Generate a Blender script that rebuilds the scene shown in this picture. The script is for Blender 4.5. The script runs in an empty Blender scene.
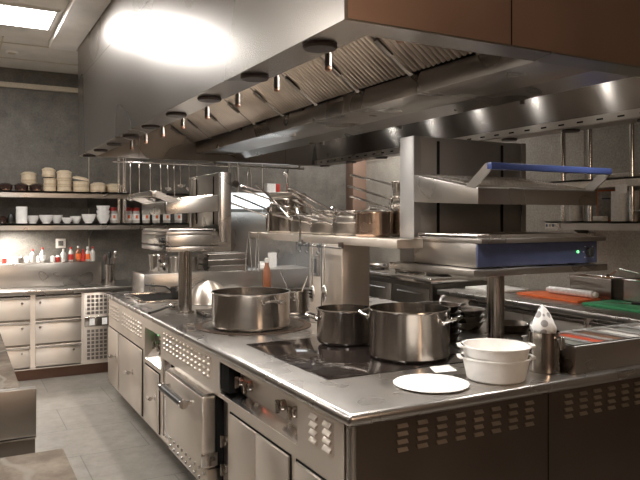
import bpy, bmesh, math, random
from mathutils import Vector, Matrix
random.seed(7)
PI = math.pi
SC = bpy.context.scene
COL = SC.collection

# ------------------------------------------------------------------ materials
def new_mat(name):
    m = bpy.data.materials.new(name); m.use_nodes = True
    nt = m.node_tree
    return m, nt, nt.nodes['Principled BSDF']

def link(nt, a, b): nt.links.new(a, b)

def noise(nt, scale, vec=None, detail=3.0, stretch=None, rough=.55, coord='Object'):
    tc = nt.nodes.new('ShaderNodeTexCoord')
    mp = nt.nodes.new('ShaderNodeMapping')
    if stretch: mp.inputs['Scale'].default_value = stretch
    n = nt.nodes.new('ShaderNodeTexNoise')
    n.inputs['Scale'].default_value = scale; n.inputs['Detail'].default_value = detail
    n.inputs['Roughness'].default_value = rough
    link(nt, tc.outputs[coord], mp.inputs['Vector']); link(nt, mp.outputs['Vector'], n.inputs['Vector'])
    return n

def ramp(nt, src, stops):
    r = nt.nodes.new('ShaderNodeValToRGB')
    el = r.color_ramp.elements
    el[0].position, el[0].color = stops[0][0], (*stops[0][1], 1)
    el[1].position, el[1].color = stops[-1][0], (*stops[-1][1], 1)
    for p, c in stops[1:-1]:
        e = el.new(p); e.color = (*c, 1)
    link(nt, src, r.inputs['Fac'])
    return r

def plain(name, col, rough=.5, metal=0.0, spec=.5, bump=0, bscale=60, coat=0):
    m, nt, b = new_mat(name)
    b.inputs['Base Color'].default_value = (*col, 1)
    b.inputs['Roughness'].default_value = rough
    b.inputs['Metallic'].default_value = metal
    b.inputs['Specular IOR Level'].default_value = spec
    b.inputs['Coat Weight'].default_value = coat
    n = noise(nt, bscale, detail=4)
    k = .12
    r = ramp(nt, n.outputs['Fac'], [(.3, tuple(c*(1-k) for c in col)), (.7, tuple(min(1, c*(1+k)) for c in col))])
    link(nt, r.outputs['Color'], b.inputs['Base Color'])
    if bump:
        bp = nt.nodes.new('ShaderNodeBump'); bp.inputs['Strength'].default_value = bump; bp.inputs['Distance'].default_value = .004
        link(nt, n.outputs['Fac'], bp.inputs['Height']); link(nt, bp.outputs['Normal'], b.inputs['Normal'])
    return m

def steel(name, col=(.60, .565, .53), r0=.22, r1=.38, aniso=.6, scale=3.0, stretch=(1, 1, 1), mottled=.1, scratch=0):
    """brushed stainless steel: uneven roughness, faint smears, highlights drawn out across the brushing"""
    m, nt, b = new_mat(name)
    b.inputs['Metallic'].default_value = 1
    n = noise(nt, scale, detail=1, stretch=stretch)
    c0 = tuple(c*(1-mottled) for c in col); c1 = tuple(min(1, c*(1+mottled)) for c in col)
    cr = ramp(nt, n.outputs['Fac'], [(.3, c0), (.7, c1)])
    link(nt, cr.outputs['Color'], b.inputs['Base Color'])
    mr = nt.nodes.new('ShaderNodeMapRange')
    mr.inputs['From Min'].default_value = .2; mr.inputs['From Max'].default_value = .8
    mr.inputs['To Min'].default_value = r0; mr.inputs['To Max'].default_value = r1
    n2 = noise(nt, scale*1.3, detail=1, stretch=stretch)
    link(nt, n2.outputs['Fac'], mr.inputs['Value']); link(nt, mr.outputs['Result'], b.inputs['Roughness'])
    if aniso:
        b.inputs['Anisotropic'].default_value = aniso
        cx = nt.nodes.new('ShaderNodeCombineXYZ')
        cx.inputs[0].default_value = .012; cx.inputs[1].default_value = .03; cx.inputs[2].default_value = 1
        link(nt, cx.outputs[0], b.inputs['Tangent'])
    if scratch:
        n3 = noise(nt, 14, detail=6)
        bp = nt.nodes.new('ShaderNodeBump'); bp.inputs['Strength'].default_value = scratch; bp.inputs['Distance'].default_value = .004
        link(nt, n3.outputs['Fac'], bp.inputs['Height']); link(nt, bp.outputs['Normal'], b.inputs['Normal'])
    return m

def emit(name, col, s):
    m, nt, b = new_mat(name)
    b.inputs['Base Color'].default_value = (.9, .9, .9, 1)
    b.inputs['Emission Color'].default_value = (*col, 1)
    b.inputs['Emission Strength'].default_value = s
    return m

M = {}
M['steel'] = steel('brushed_steel', (.48, .45, .415), .24, .34)
M['steel_face'] = steel('worn_steel_front', (.75, .67, .59), .36, .46, .75, 3, mottled=.06)
M['steel_front'] = steel('shaded_front_steel', (.17, .135, .112), .3, .42, .4, 3, mottled=.1)  # dark brown tone puts the front's lack of light into the colour
M['steel_hood'] = steel('hood_steel', (.37, .34, .31), .25, .31, .4, 1.2, (1, .6, .6), .05)
M['steel_top'] = steel('worktop_steel', (.49, .465, .44), .25, .31, 0, 4, mottled=.06)
M['steel_pot'] = steel('pot_steel', (.42, .38, .34), .15, .22, .8, 4, (1, 1, 5), .05)
M['steel_bright'] = steel('polished_steel', (.74, .71, .68), .1, .2, 0, 8, mottled=.05)
M['steel_back'] = steel('satin_steel', (.36, .35, .34), .5, .6, .3, 3, mottled=.06)
M['steel_skirt'] = steel('skirt_steel', (.26, .245, .23), .2, .28, .85, 2, mottled=.05)
M['hood_front'] = steel('warm_reflection_steel', (.42, .29, .235), .34, .46, .4, 2, mottled=.1)  # red-brown tint puts a warm room reflection into the hood front's colour
M['steel_dark'] = steel('dark_steel', (.26, .235, .21), .3, .45, .3, 5, mottled=.12)
M['steel_filter'] = steel('filter_steel', (.50, .43, .36), .3, .4, 0, 6, mottled=.1)
M['pan_iron'] = steel('pan_iron', (.2, .175, .155), .25, .4, 0, 12, mottled=.2)
M['gap'] = plain('dark_gap', (.012, .011, .010), .8, spec=.05)
M['black'] = plain('black_plastic', (.02, .019, .018), .35)
M['dark_disc'] = plain('dark_lamp_disc', (.035, .02, .015), .5)
M['knob'] = steel('knob_metal', (.42, .38, .34), .15, .25, 0, 30)
M['glass_hob'] = plain('ceramic_hob_glass', (.012, .009, .008), .06, spec=.6, bscale=10)
M['blue'] = plain('blue_enamel', (.045, .056, .115), .35, bscale=20)
M['blue_bar'] = plain('blue_handle', (.03, .045, .13), .3, bscale=20)
M['white'] = plain('white_plastic', (.82, .80, .77), .35, bscale=9)
M['porcelain'] = plain('white_porcelain', (.85, .83, .80), .2, bscale=9)
M['paper'] = plain('white_paper', (.8, .78, .75), .8)
M['bamboo'] = plain('bamboo', (.60, .49, .35), .6, bump=.2, bscale=40)
M['bamboo_rim'] = plain('bamboo_band', (.50, .39, .26), .6, bump=.2, bscale=40)
M['casserole'] = plain('dark_brown_glaze', (.03, .015, .012), .2)
M['copper'] = plain('copper_tan', (.36, .2, .13), .4)
M['red'] = plain('red_plastic', (.42, .03, .02), .4)
M['orange'] = plain('orange_board', (.75, .15, .035), .45, bscale=30)
M['green'] = plain('green_board', (.04, .30, .12), .45, bscale=30)
M['board_white'] = plain('white_board', (.8, .77, .72), .5, bscale=30)
M['sauce_red'] = plain('red_sauce', (.33, .04, .012), .3, bump=.6, bscale=70)
M['sauce_brown'] = plain('brown_sauce', (.10, .045, .02), .3)
M['food'] = plain('browned_food', (.45, .2, .07), .6, bump=.8, bscale=60)
M['herb'] = plain('grey_green_dressing', (.13, .135, .12), .3, bump=.4, bscale=50)
M['cream_sauce'] = plain('pale_grey_sauce', (.42, .40, .37), .4, bump=.3, bscale=50)
M['clear'] = plain('bottle_plastic', (.48, .45, .41), .2, bscale=20)
M['jar_brown'] = plain('amber_bottle', (.20, .07, .03), .15)
M['film'] = plain('cling_film', (.72, .71, .69), .15, bump=.5, bscale=45)
M['green_light'] = emit('green_pilot', (.05, 1, .25), 1.1)
M['red_light'] = emit('red_pilot', (1, .08, .02), 1)
M['lamp'] = emit('ceiling_diffuser', (1, .975, .945), 42)
M['lamp_dim'] = emit('dim_ceiling_diffuser', (1, .975, .945), 18)  # same diffuser at lower strength, to dim its panels
M['lamp_cool'] = emit('tube_diffuser', (.86, .94, 1), 1.3)
M['ceil'] = plain('ceiling_paint', (.70, .665, .61), .85, bscale=3)
M['ceil_white'] = plain('ceiling_white', (.80, .77, .73), .8, bscale=3)
M['beige'] = plain('beige_trim', (.55, .48, .37), .6)
M['brown_wall'] = plain('brown_wall_paint', (.20, .125, .09), .6, bscale=2)
M['dark_brown'] = plain('dark_wood_and_shade', (.05, .025, .018), .4)  # dark brown for the wooden spoon and the block that stands for shadow
M['socket'] = plain('socket_plastic', (.7, .66, .6), .4)

def wall_mat(name, c0, c1, joints=(1.2, .62)):
    m, nt, b = new_mat(name)
    n = noise(nt, 5.5, detail=9, rough=.7)
    r = ramp(nt, n.outputs['Fac'], [(.3, c0), (.5, tuple((a+d)/2 for a, d in zip(c0, c1))), (.72, c1)])
    n2 = noise(nt, 60, detail=5)
    mx = nt.nodes.new('ShaderNodeMixRGB'); mx.blend_type = 'MULTIPLY'; mx.inputs['Fac'].default_value = .5
    r2 = ramp(nt, n2.outputs['Fac'], [(.35, (.5, .5, .5)), (.65, (1.1, 1.1, 1.1))])
    link(nt, r.outputs['Color'], mx.inputs[1]); link(nt, r2.outputs['Color'], mx.inputs[2])
    link(nt, mx.outputs['Color'], b.inputs['Base Color'])
    b.inputs['Roughness'].default_value = .55
    bp = nt.nodes.new('ShaderNodeBump'); bp.inputs['Strength'].default_value = .15; bp.inputs['Distance'].default_value = .01
    link(nt, n2.outputs['Fac'], bp.inputs['Height']); link(nt, bp.outputs['Normal'], b.inputs['Normal'])
    return m
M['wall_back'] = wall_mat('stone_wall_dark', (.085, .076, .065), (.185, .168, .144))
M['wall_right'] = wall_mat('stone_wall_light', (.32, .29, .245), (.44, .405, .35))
M['wall_plain'] = plain('side_wall_paint', (.32, .28, .24), .7, bscale=2)

def floor_mat():
    m, nt, b = new_mat('floor_tiles')
    tc = nt.nodes.new('ShaderNodeTexCoord')
    br = nt.nodes.new('ShaderNodeTexBrick')
    br.inputs['Scale'].default_value = 1; br.inputs['Brick Width'].default_value = .9; br.inputs['Row Height'].default_value = .6
    br.inputs['Mortar Size'].default_value = .004; br.inputs['Mortar Smooth'].default_value = .3
    br.inputs['Color1'].default_value = (.24, .218, .19, 1); br.inputs['Color2'].default_value = (.212, .192, .167, 1)
    br.inputs['Mortar'].default_value = (.13, .12, .11, 1)
    mp = nt.nodes.new('ShaderNodeMapping'); mp.inputs['Location'].default_value = (.2, .22, 0)
    link(nt, tc.outputs['Object'], mp.inputs['Vector']); link(nt, mp.outputs['Vector'], br.inputs['Vector'])
    n = noise(nt, 9, detail=10, rough=.75)
    r = ramp(nt, n.outputs['Fac'], [(.3, (.66, .65, .64)), (.7, (1.1, 1.1, 1.1))])
    mx = nt.nodes.new('ShaderNodeMixRGB'); mx.blend_type = 'MULTIPLY'; mx.inputs['Fac'].default_value = 1
    link(nt, br.outputs['Color'], mx.inputs[1]); link(nt, r.outputs['Color'], mx.inputs[2])
    link(nt, mx.outputs['Color'], b.inputs['Base Color'])
    b.inputs['Roughness'].default_value = .5
    bp = nt.nodes.new('ShaderNodeBump'); bp.inputs['Strength'].default_value = .2; bp.inputs['Distance'].default_value = .005
    link(nt, n.outputs['Fac'], bp.inputs['Height']); link(nt, bp.outputs['Normal'], b.inputs['Normal'])
    return m
M['floor'] = floor_mat()

def stone_mat():
    m, nt, b = new_mat('veined_stone')
    n = noise(nt, 6, detail=9, rough=.68)
    r = ramp(nt, n.outputs['Fac'], [(.28, (.035, .025, .018)), (.5, (.085, .064, .046)), (.72, (.17, .14, .108))])
    w = nt.nodes.new('ShaderNodeTexWave'); w.inputs['Scale'].default_value = 1.1; w.inputs['Distortion'].default_value = 9
    w.inputs['Detail'].default_value = 4
    tc = nt.nodes.new('ShaderNodeTexCoord'); link(nt, tc.outputs['Object'], w.inputs['Vector'])
    rv = ramp(nt, w.outputs['Fac'], [(.975, (0, 0, 0)), (1, (.8, .8, .8))])
    mx = nt.nodes.new('ShaderNodeMixRGB'); mx.inputs[2].default_value = (.15, .13, .108, 1)
    link(nt, rv.outputs['Color'], mx.inputs['Fac']); link(nt, r.outputs['Color'], mx.inputs[1])
    link(nt, mx.outputs['Color'], b.inputs['Base Color']); b.inputs['Roughness'].default_value = .65; b.inputs['Specular IOR Level'].default_value = .12
    return m
M['stone'] = stone_mat()

def dotted_mat():
    m, nt, b = new_mat('dotted_cloth')
    tc = nt.nodes.new('ShaderNodeTexCoord')
    v = nt.nodes.new('ShaderNodeTexVoronoi'); v.inputs['Scale'].default_value = 27; v.inputs['Randomness'].default_value = .25
    link(nt, tc.outputs['Object'], v.inputs['Vector'])
    r = ramp(nt, v.outputs['Distance'], [(.38, (.34, .33, .33)), (.44, (.86, .85, .84))])
    link(nt, r.outputs['Color'], b.inputs['Base Color']); b.inputs['Roughness'].default_value = .9
    return m
M['dots'] = dotted_mat()

# ------------------------------------------------------------------ mesh helpers
class MB:
    def __init__(s): s.bm = bmesh.new()
    def _merge(s, t, mtx=None):
        if mtx is not None: t.transform(mtx)
        me = bpy.data.meshes.new('tmp'); t.to_mesh(me); t.free()
        s.bm.from_mesh(me); bpy.data.meshes.remove(me)
    def box(s, x0, x1, y0, y1, z0, z1, bev=0, seg=2, mtx=None):
        t = bmesh.new()
        bmesh.ops.create_cube(t, size=1)
        for v in t.verts:
            v.co = Vector(((x0+x1)/2+v.co.x*(x1-x0), (y0+y1)/2+v.co.y*(y1-y0), (z0+z1)/2+v.co.z*(z1-z0)))
        if bev: bmesh.ops.bevel(t, geom=t.edges[:], offset=bev, segments=seg, profile=.5, affect='EDGES')
        s._merge(t, mtx); return s
    def prism(s, pts, axis, a, b, bev=0, mtx=None):
        """outline pts in the two other axes (in xyz order), extruded along axis from a to b"""
        t = bmesh.new()
        def mk(p, h):
            return {'x': (h, p[0], p[1]), 'y': (p[0], h, p[1]), 'z': (p[0], p[1], h)}[axis]
        va = [t.verts.new(mk(p, a)) for p in pts]; vb = [t.verts.new(mk(p, b)) for p in pts]
        t.faces.new(va); t.faces.new(vb[::-1])
        n = len(pts)
        for i in range(n): t.faces.new((va[i], vb[i], vb[(i+1) % n], va[(i+1) % n]))
        bmesh.ops.recalc_face_normals(t, faces=t.faces[:])
        if bev: bmesh.ops.bevel(t, geom=t.edges[:], offset=bev, segments=2, profile=.5, affect='EDGES')
        s._merge(t, mtx); return s
    def lathe(s, prof, c=(0, 0, 0), seg=40, mtx=None):
        t = bmesh.new(); rings = []
        for r, z in prof:
            if r < 1e-5: rings.append([t.verts.new((0, 0, z))])
            else: rings.append([t.verts.new((r*math.cos(2*PI*k/seg), r*math.sin(2*PI*k/seg), z)) for k in range(seg)])
        for A, B in zip(rings, rings[1:]):
            for k in range(seg):
                k2 = (k+1) % seg
                if len(A) == 1 and len(B) == 1: continue
                if len(A) == 1: t.faces.new((A[0], B[k], B[k2]))
                elif len(B) == 1: t.faces.new((A[k], A[k2], B[0]))
                else: t.faces.new((A[k], A[k2], B[k2], B[k]))
        bmesh.ops.recalc_face_normals(t, faces=t.faces[:])
        t.transform(Matrix.Translation(c))
        s._merge(t, mtx); return s
    def cyl(s, p0, p1, r0, r1=None, seg=20, cap=True):
        r1 = r0 if r1 is None else r1
        p0, p1 = Vector(p0), Vector(p1); d = p1-p0
        q = Vector((0, 0, 1)).rotation_difference(d.normalized()).to_matrix().to_4x4()
        L = d.length
        pr = [(r0, 0), (r1, L)]
        if cap: pr = [(0, 0)]+pr+[(0, L)]
        return s.lathe(pr, seg=seg, mtx=Matrix.Translation(p0) @ q)
    def tube(s, pts, r, seg=10, flat=1.0, closed=False):
        pts = [Vector(p) for p in pts]; t = bmesh.new(); rings = []
        n = len(pts); up = None
        for i, p in enumerate(pts):
            if closed: d = pts[(i+1) % n]-pts[i-1]
            else: d = pts[min(i+1, n-1)]-pts[max(i-1, 0)]
            d.normalize()
            if up is None:
                up = Vector((0, 0, 1)) if abs(d.z) < .9 else Vector((1, 0, 0))
            a = d.cross(up).normalized(); b_ = a.cross(d).normalized(); up = b_
            rr = r[i] if isinstance(r, (list, tuple)) else r
            rings.append([t.verts.new(p+a*rr*math.cos(2*PI*k/seg)+b_*rr*flat*math.sin(2*PI*k/seg)) for k in range(seg)])
        prs = list(zip(rings, rings[1:]))
        if closed: prs.append((rings[-1], rings[0]))
        for A, B in prs:
            for k in range(seg): t.faces.new((A[k], A[(k+1) % seg], B[(k+1) % seg], B[k]))
        if not closed: t.faces.new(rings[0][::-1]); t.faces.new(rings[-1])
        bmesh.ops.recalc_face_normals(t, faces=t.faces[:])
        s._merge(t); return s
    def sphere(s, c, r, sc=(1, 1, 1), seg=20):
        t = bmesh.new(); bmesh.ops.create_uvsphere(t, u_segments=seg, v_segments=seg//2, radius=r)
        s._merge(t, Matrix.Translation(c) @ Matrix.Diagonal((*sc, 1))); return s
    def sheet(s, rows):
        t = bmesh.new(); V = [[t.verts.new(p) for p in r] for r in rows]
        for A, B in zip(V, V[1:]):
            for i in range(len(A)-1): t.faces.new((A[i], A[i+1], B[i+1], B[i]))
        s._merge(t); return s
    def build(s, name, mat, parent=None, loc=None, sharp=32):
        bm = s.bm
        for f in bm.faces: f.smooth = True
        for e in bm.edges:
            if len(e.link_faces) == 2:
                try: e.smooth = e.calc_face_angle() < math.radians(sharp)
                except Exception: pass
        me = bpy.data.meshes.new(name); bm.to_mesh(me); bm.free()
        me.materials.append(M[mat] if isinstance(mat, str) else mat)
        o = bpy.data.objects.new(name, me); COL.objects.link(o)
        if parent: o.parent = parent
        if loc: o.location = loc
        return o

def tag(o, label, cat, group=None, kind=None):
    o['label'] = label; o['category'] = cat
    if group: o['group'] = group
    if kind: o['kind'] = kind
    return o
def thing(name, label, cat, loc=(0, 0, 0), rz=0, group=None):
    o = bpy.data.objects.new(name, None); COL.objects.link(o)
    o.location = loc; o.rotation_euler = (0, 0, rz); o.empty_display_size = .05
    return tag(o, label, cat, group)
def struct(name, mb, mat):
    o = mb.build(name, mat); o['kind'] = 'structure'; return o
def dup(root, loc, rz=None, label=None, group=None):
    r = root.copy(); COL.objects.link(r); r.location = loc
    if rz is not None: r.rotation_euler = (0, 0, rz)
    if label: r['label'] = label
    if group: r['group'] = group
    for ch in list(root.children):
        c = ch.copy(); COL.objects.link(c); c.parent = r
        for g in ch.children:
            d = g.copy(); COL.objects.link(d); d.parent = c
    return r
def lay(o, label): o['label'] = label; return o

# ------------------------------------------------------------------ the room
struct('floor', MB().box(-1.6, 4.7, -2, 7.6, -.06, 0), 'floor')
struct('ceiling', MB().box(-1.6, 4.7, -2, 7.6, 3.1, 3.18), 'ceil')
struct('wall_back', MB().box(-1.7, 4.8, 7.6, 7.72, 0, 3.2), 'wall_back')
struct('wall_right', MB().box(4.7, 4.82, -2, 7.6, 0, 3.2), 'wall_right')
struct('wall_left', MB().box(-1.72, -1.6, -2, 7.6, 0, 3.2), 'wall_plain')
struct('wall_front', MB().box(-1.7, 4.8, -2.12, -2, 0, 3.2), 'brown_wall')
struct('trim_1', MB().box(-1.6, 4.7, 7.55, 7.6, 2.895, 2.945, .004), 'beige')
struct('trim_2', MB().box(.70, .925, -2, 6.3, 3.04, 3.1, .003), 'ceil_white')
# ceiling panel joints: thin cover strips along the rows of ceiling boards
struct('trim_3', MB().box(-1.6, 4.7, 6.50, 6.512, 3.094, 3.1).box(-1.6, 4.7, 7.12, 7.132, 3.094, 3.1).box(.33, .342, 6.3, 7.6, 3.094, 3.1), 'beige')
# light stone strip panels between the back wall and the pier on the right
struct('trim_4', MB().box(4.50, 4.70, 7.42, 7.6, 0, 3.1, .004), 'brown_wall')
# joints of the big stone panels on the right wall
jm = MB()
for y in (2.75, 3.95, 5.15, 6.35): jm.box(4.696, 4.70, y-.003, y+.003, 0, 3.1)
for z in (1.25, 2.28): jm.box(4.696, 4.70, 1.5, 7.4, z-.003, z+.003)
struct('trim_5', jm, 'wall_plain')
jm = MB()
for x in (.36, 1.25, 3.3): jm.box(x-.003, x+.003, 7.597, 7.6, 0, 2.9)
struct('trim_6', jm, 'beige')
# steel wall cladding below the far lamp
struct('trim_7', MB().box(2.35, 3.75, 7.58, 7.6, .85, 1.62, .002), 'steel')

# ------------------------------------------------------------------ ceiling lights
def ceiling_light(x0, x1, y0, y1, label, mat='lamp'):
    t = thing('ceiling_light', label, 'ceiling light', ((x0+x1)/2, (y0+y1)/2, 3.1), 0, 'recessed ceiling light panels')
    w, h = (x1-x0)/2, (y1-y0)/2
    MB().box(-w-.03, w+.03, -h-.03, -h, -.02, 0).box(-w-.03, w+.03, h, h+.03, -.02, 0).box(-w-.03, -w, -h, h, -.02, 0).box(w, w+.03, -h, h, -.02, 0).build('frame', 'ceil_white', t)
    MB().box(-w, w, -h, h, -.012, -.002).build('diffuser', mat, t)
    return t
ceiling_light(.03, .64, 5.32, 5.84, 'bright white light panel in the ceiling at top left')
ceiling_light(-.45, .63, 1.6, 2.12, 'added unseen light panel over the near end of the left aisle')  # extra panel out of view, added to brighten the aisle floor
ceiling_light(-1.5, -1.05, 4.4, 5.5, 'large added unseen light panel near the left wall over the left aisle', 'lamp_dim')  # out-of-view panel added to brighten the island's left face
ceiling_light(4.0, 4.6, 5.7, 6.9, 'light panel over the far end of the right aisle', 'lamp_dim')
cd = thing('ceiling_speaker', 'small flat round disc fitted in the ceiling near the light panel', 'ceiling fitting', (.44, 6.86, 3.1))
MB().lathe([(0, 0), (.06, 0), (.055, -.012), (0, -.014)]).build('rim', 'ceil_white', cd)
MB().lathe([(0, -.014), (.038, -.014), (.03, -.018), (0, -.018)]).build('grille', 'beige', cd)

# ------------------------------------------------------------------ extraction hood
hood = thing('extraction_hood', 'large brushed steel extraction hood hanging over the cooking island', 'extractor hood', (0, 0, 0))
HX0, HX1, HY0, HY1, HZ = .93, 3.40, 1.58, 6.21, 2.1
MB().box(HX0, HX0+.012, HY0, HY1, HZ, 3.1).build('side_panel', 'steel_hood', hood)
MB().box(HX1-.012, HX1, HY0, HY1, HZ, 3.1).build('side_panel', 'steel_hood', hood)
fp = MB().box(HX0+.012, HX1-.012, HY0, HY0+.012, HZ, 3.1).build('front_panel', 'hood_front', hood)
lay(fp, 'steel front of the hood with a warm reflection put into its colour')
MB().box(1.544, 1.547, HY0-.002, HY0, HZ, 3.1).build('panel_joint', 'gap', hood)
MB().box(HX0-.0015, HX0, HY0, HY1, 2.755, 2.7605).build('panel_joint', 'steel_dark', hood)
MB().box(HX0+.012, HX1-.012, HY1-.012, HY1, HZ, 3.1).build('end_panel', 'steel_hood', hood)
jb = MB()
for x in (1.46, 2.55, 2.95): jb.box(x-.003, x+.003, HY1-.0135, HY1-.012, HZ, 2.7)
jb.build('panel_joint', 'steel_dark', hood)
# flat lips round the open bottom
def lip(x0, x1, y0, y1):
    MB().box(x0, x1, y0, y1, HZ-.006, HZ).build('bottom_lip', 'steel_hood', hood)
lip(HX0, HX0+.14, HY0, HY1); lip(HX1-.15, HX1, HY0, HY1); lip(HX0+.14, HX1-.15, HY0, HY0+.11); lip(HX0+.14, HX1-.15, HY1-.08, HY1)
MB().box(HX0+.138, HX0+.14, HY0+.11, HY1-.08, HZ, HZ+.02).build('lip_return', 'steel', hood)
MB().box(HX1-.15, HX1-.148, HY0+.11, HY1-.08, HZ, HZ+.045).build('lip_return', 'steel', hood)
sl = MB()
for k in range(30): sl.box(HX1-.1515, HX1-.15, 1.9+k*.14, 1.945+k*.14, HZ+.014, HZ+.024)
sl.build('air_slots', 'gap', hood)
# inner skirt on the far side, the bright band
MB().prism([(HX1-.11, HZ+.02), (HX1-.10, HZ+.02), (HX1-.10, HZ+.25), (HX1-.012, HZ+.25), (HX1-.012, HZ+.256), (HX1-.11, HZ+.256)], 'y', HY0+.02, HY1-.02).build('inner_skirt', 'steel_skirt', hood)
# trough between the two filter banks
MB().box(2.0, 2.34, HY0+.02, HY1-.02, 2.165, 2.272, .004).build('grease_trough', 'steel', hood)
MB().prism([(2.34, 2.165), (2.44, 2.13), (2.44, 2.142), (2.34, 2.18)], 'y', HY0+.02, HY1-.02).build('trough_wing', 'steel', hood)
MB().prism([(2.34, 2.272), (3.05, 2.83), (3.05, 2.845), (2.33, 2.285)], 'y', HY0+.02, HY1-.02).build('sloping_panel', 'steel_filter', hood)
MB().box(1.22, 3.08, HY0+.02, HY1-.02, 2.84, 2.86).build('inner_roof', 'steel_dark', hood)
# baffle filters: ridges run down the slope
P0, P1 = Vector((1.995, 0, 2.272)), Vector((1.22, 0, 2.835))
sd = (P1-P0); SL = sd.length; sd.normalize(); nrm = Vector((-sd.z, 0, sd.x)); nrm = -nrm if nrm.z > 0 else nrm
for k in range(9):
    ya = 1.73+.5*k
    y0f, y1f = max(ya+.012, HY0+.02), min(ya+.488, HY1-.02)
    nr = 13; pts = []
    for i in range(nr):
        for q, hgt in ((0, 0), (.12, .010), (.3, .019), (.5, .022), (.7, .019), (.88, .010), (.97, 0), (.985, -.012)):
            pts.append((y0f+(y1f-y0f)*(i+q*.92)/nr, hgt))
    pts.append((y1f, 0))
    rows = []
    for tt in (.02, .5, .98):
        rows.append([P0+sd*(SL*tt)+nrm*h+Vector((0, y, 0)) for y, h in pts])
    f = MB().sheet(rows)
    fo = f.build('baffle_filter', 'steel_filter', hood, sharp=60)
    so = fo.modifiers.new('Solidify', 'SOLIDIFY'); so.thickness = .0015
    fr = MB()
    for yy in (y0f-.012, y1f):
        q = [P0+Vector((0, yy, 0)), P1+Vector((0, yy, 0))]
        fr.tube([q[0]+nrm*.008, q[1]+nrm*.008], .011, seg=4)
    fr.build('filter_frame', 'steel_dark', fo)
    for tt in (.22, .74):
        h = MB(); c = P0+sd*(SL*tt)+nrm*.03+Vector((0, y1f-.02, 0))
        mtx = Matrix.Translation(c) @ Matrix(((sd.x, 0, nrm.x, 0), (0, 1, 0, 0), (sd.z, 0, nrm.z, 0), (0, 0, 0, 1)))
        h.box(-.055, .055, -.018, .018, -.006, .006, .003, mtx=mtx)
        h.build('filter_handle', 'steel_dark', fo)
# dark round discs under the lips
for k in range(9):
    MB().lathe([(0, 0), (.053, 0), (.055, -.006), (.05, -.014), (.03, -.016), (0, -.013)], (1.0, 1.85+.525*k, HZ-.006)).build('round_vent', 'dark_disc', hood)
for k in range(9):
    MB().lathe([(0, 0), (.053, 0), (.055, -.006), (.05, -.014), (.03, -.016), (0, -.013)], (HX1-.07, 1.85+.525*k, HZ-.006)).build('round_vent', 'dark_disc', hood)
# fire-suppression nozzles on drop pipes
for k in range(9):
    y = 1.87+.5*k; x = 1.32
    zt = 2.272+(1.995-x)*(.563/.775)
    nz = MB().cyl((x, y, 2.2), (x, y, zt), .009).cyl((x, y, 2.165), (x, y, 2.215), .015, .013).build('nozzle_pipe', 'steel', hood)
    MB().lathe([(0, 0), (.012, 0), (.016, .008), (.012, .02), (0, .02)], (x, y, 2.145)).build('nozzle_tip', 'copper', nz)
for y in (2.6, 3.7, 4.8):
    MB().cyl((2.62, y, 2.17), (2.62, y, 2.5), .008).cyl((2.62, y, 2.15), (2.62, y, 2.19), .013).build('nozzle_pipe', 'steel', hood)

# utensil rail under the far end of the hood
rail = thing('utensil_rail', 'thin steel hanging rail under the far end of the hood', 'rail', (1.2, 6.08, 2.05))
MB().cyl((0, 0, 0), (1.9, 0, 0), .008).build('bar', 'steel_bright', rail)
for x in (.05, .95, 1.85): MB().box(x-.008, x+.008, -.004, .004, 0, .044).build('bracket', 'steel', rail)
def ladle(x, L, r, label, kind='ladle', mat='steel_bright'):
    t = thing(kind, label, kind.replace('_', ' '), (x, 6.08, 2.05), 0, 'utensils on the far hanging rail')
    hk = [(0, .0+.016*math.sin(a), .016*math.cos(a)-.002) for a in [(-.6+i*.45)*1.0 for i in range(7)]]
    MB().tube(hk+[(0, .012, -.05)], [.005]*7+[.007], 8, .6).build('hanging_hook', mat, t)
    MB().tube([(0, .012, -.05), (0, .004, -.1), (0, 0, -L)], [.007, .009, .008], 8, .6).build('handle', mat, t)
    if kind == 'ladle':
        MB().lathe([(0, -r), (r*.5, -r*.86), (r*.87, -r*.5), (r, 0), (r*.95, 0), (r*.8, -r*.45), (0, -r*.88)], (0, -r*.6, -L+.02), 20).build('bowl', mat, t)
    else:
        MB().lathe([(0, -.006), (r, -.004), (r, .004), (0, .0)], (0, 0, 0), 20, mtx=Matrix.Translation((0, 0, -L-r*.8)) @ Matrix.Rotation(PI/2, 4, 'X')).build('blade', mat, t)
    return t
for x, L, r, lb in ((1.357, .335, .038, 'steel ladle hanging leftmost on the far rail'), (1.437, .30, .03, 'thin-handled ladle hanging second from left on the far rail'),
                    (1.537, .34, .05, 'large steel ladle hanging third from left on the far rail'), (1.632, .3, .036, 'steel ladle hanging fourth from left on the far rail'),
                    (1.70, .24, .036, 'steel ladle hanging fifth from left on the far rail'), (1.757, .32, .034, 'short ladle hanging sixth from left on the far rail'),
                    (1.815, .21, .036, 'short bright ladle hanging seventh from left on the far rail'), (1.90, .235, .04, 'bright ladle hanging eighth from left on the far rail')):
    ladle(x, L, r, lb)
ladle(1.975, .15, .03, 'small skimmer hanging just behind the left grill back', 'skimmer')
ladle(2.36, .14, .035, 'skimmer hanging on the rail right of the left grill', 'skimmer', 'steel_dark')
tg = thing('tongs', 'long bluish steel tongs hanging from the far rail', 'tongs', (2.5, 6.08, 2.05), 0, 'utensils on the far hanging rail')
MB().tube([(-.006, 0, .0), (-.005, .012, .008), (.005, .012, .008), (.006, 0, 0)], .004, 8).build('hanging_loop', 'steel_bright', tg)
for s in (-1, 1): MB().tube([(0, 0, 0), (s*.02, 0, -.08), (s*.024, 0, -.2), (s*.008, 0, -.27)], .008, 8, .5).build('arm', 'steel_bright', tg)
ladle(2.93, .2, .022, 'thin-handled skimmer hanging rightmost on the far rail', 'skimmer')

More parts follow.
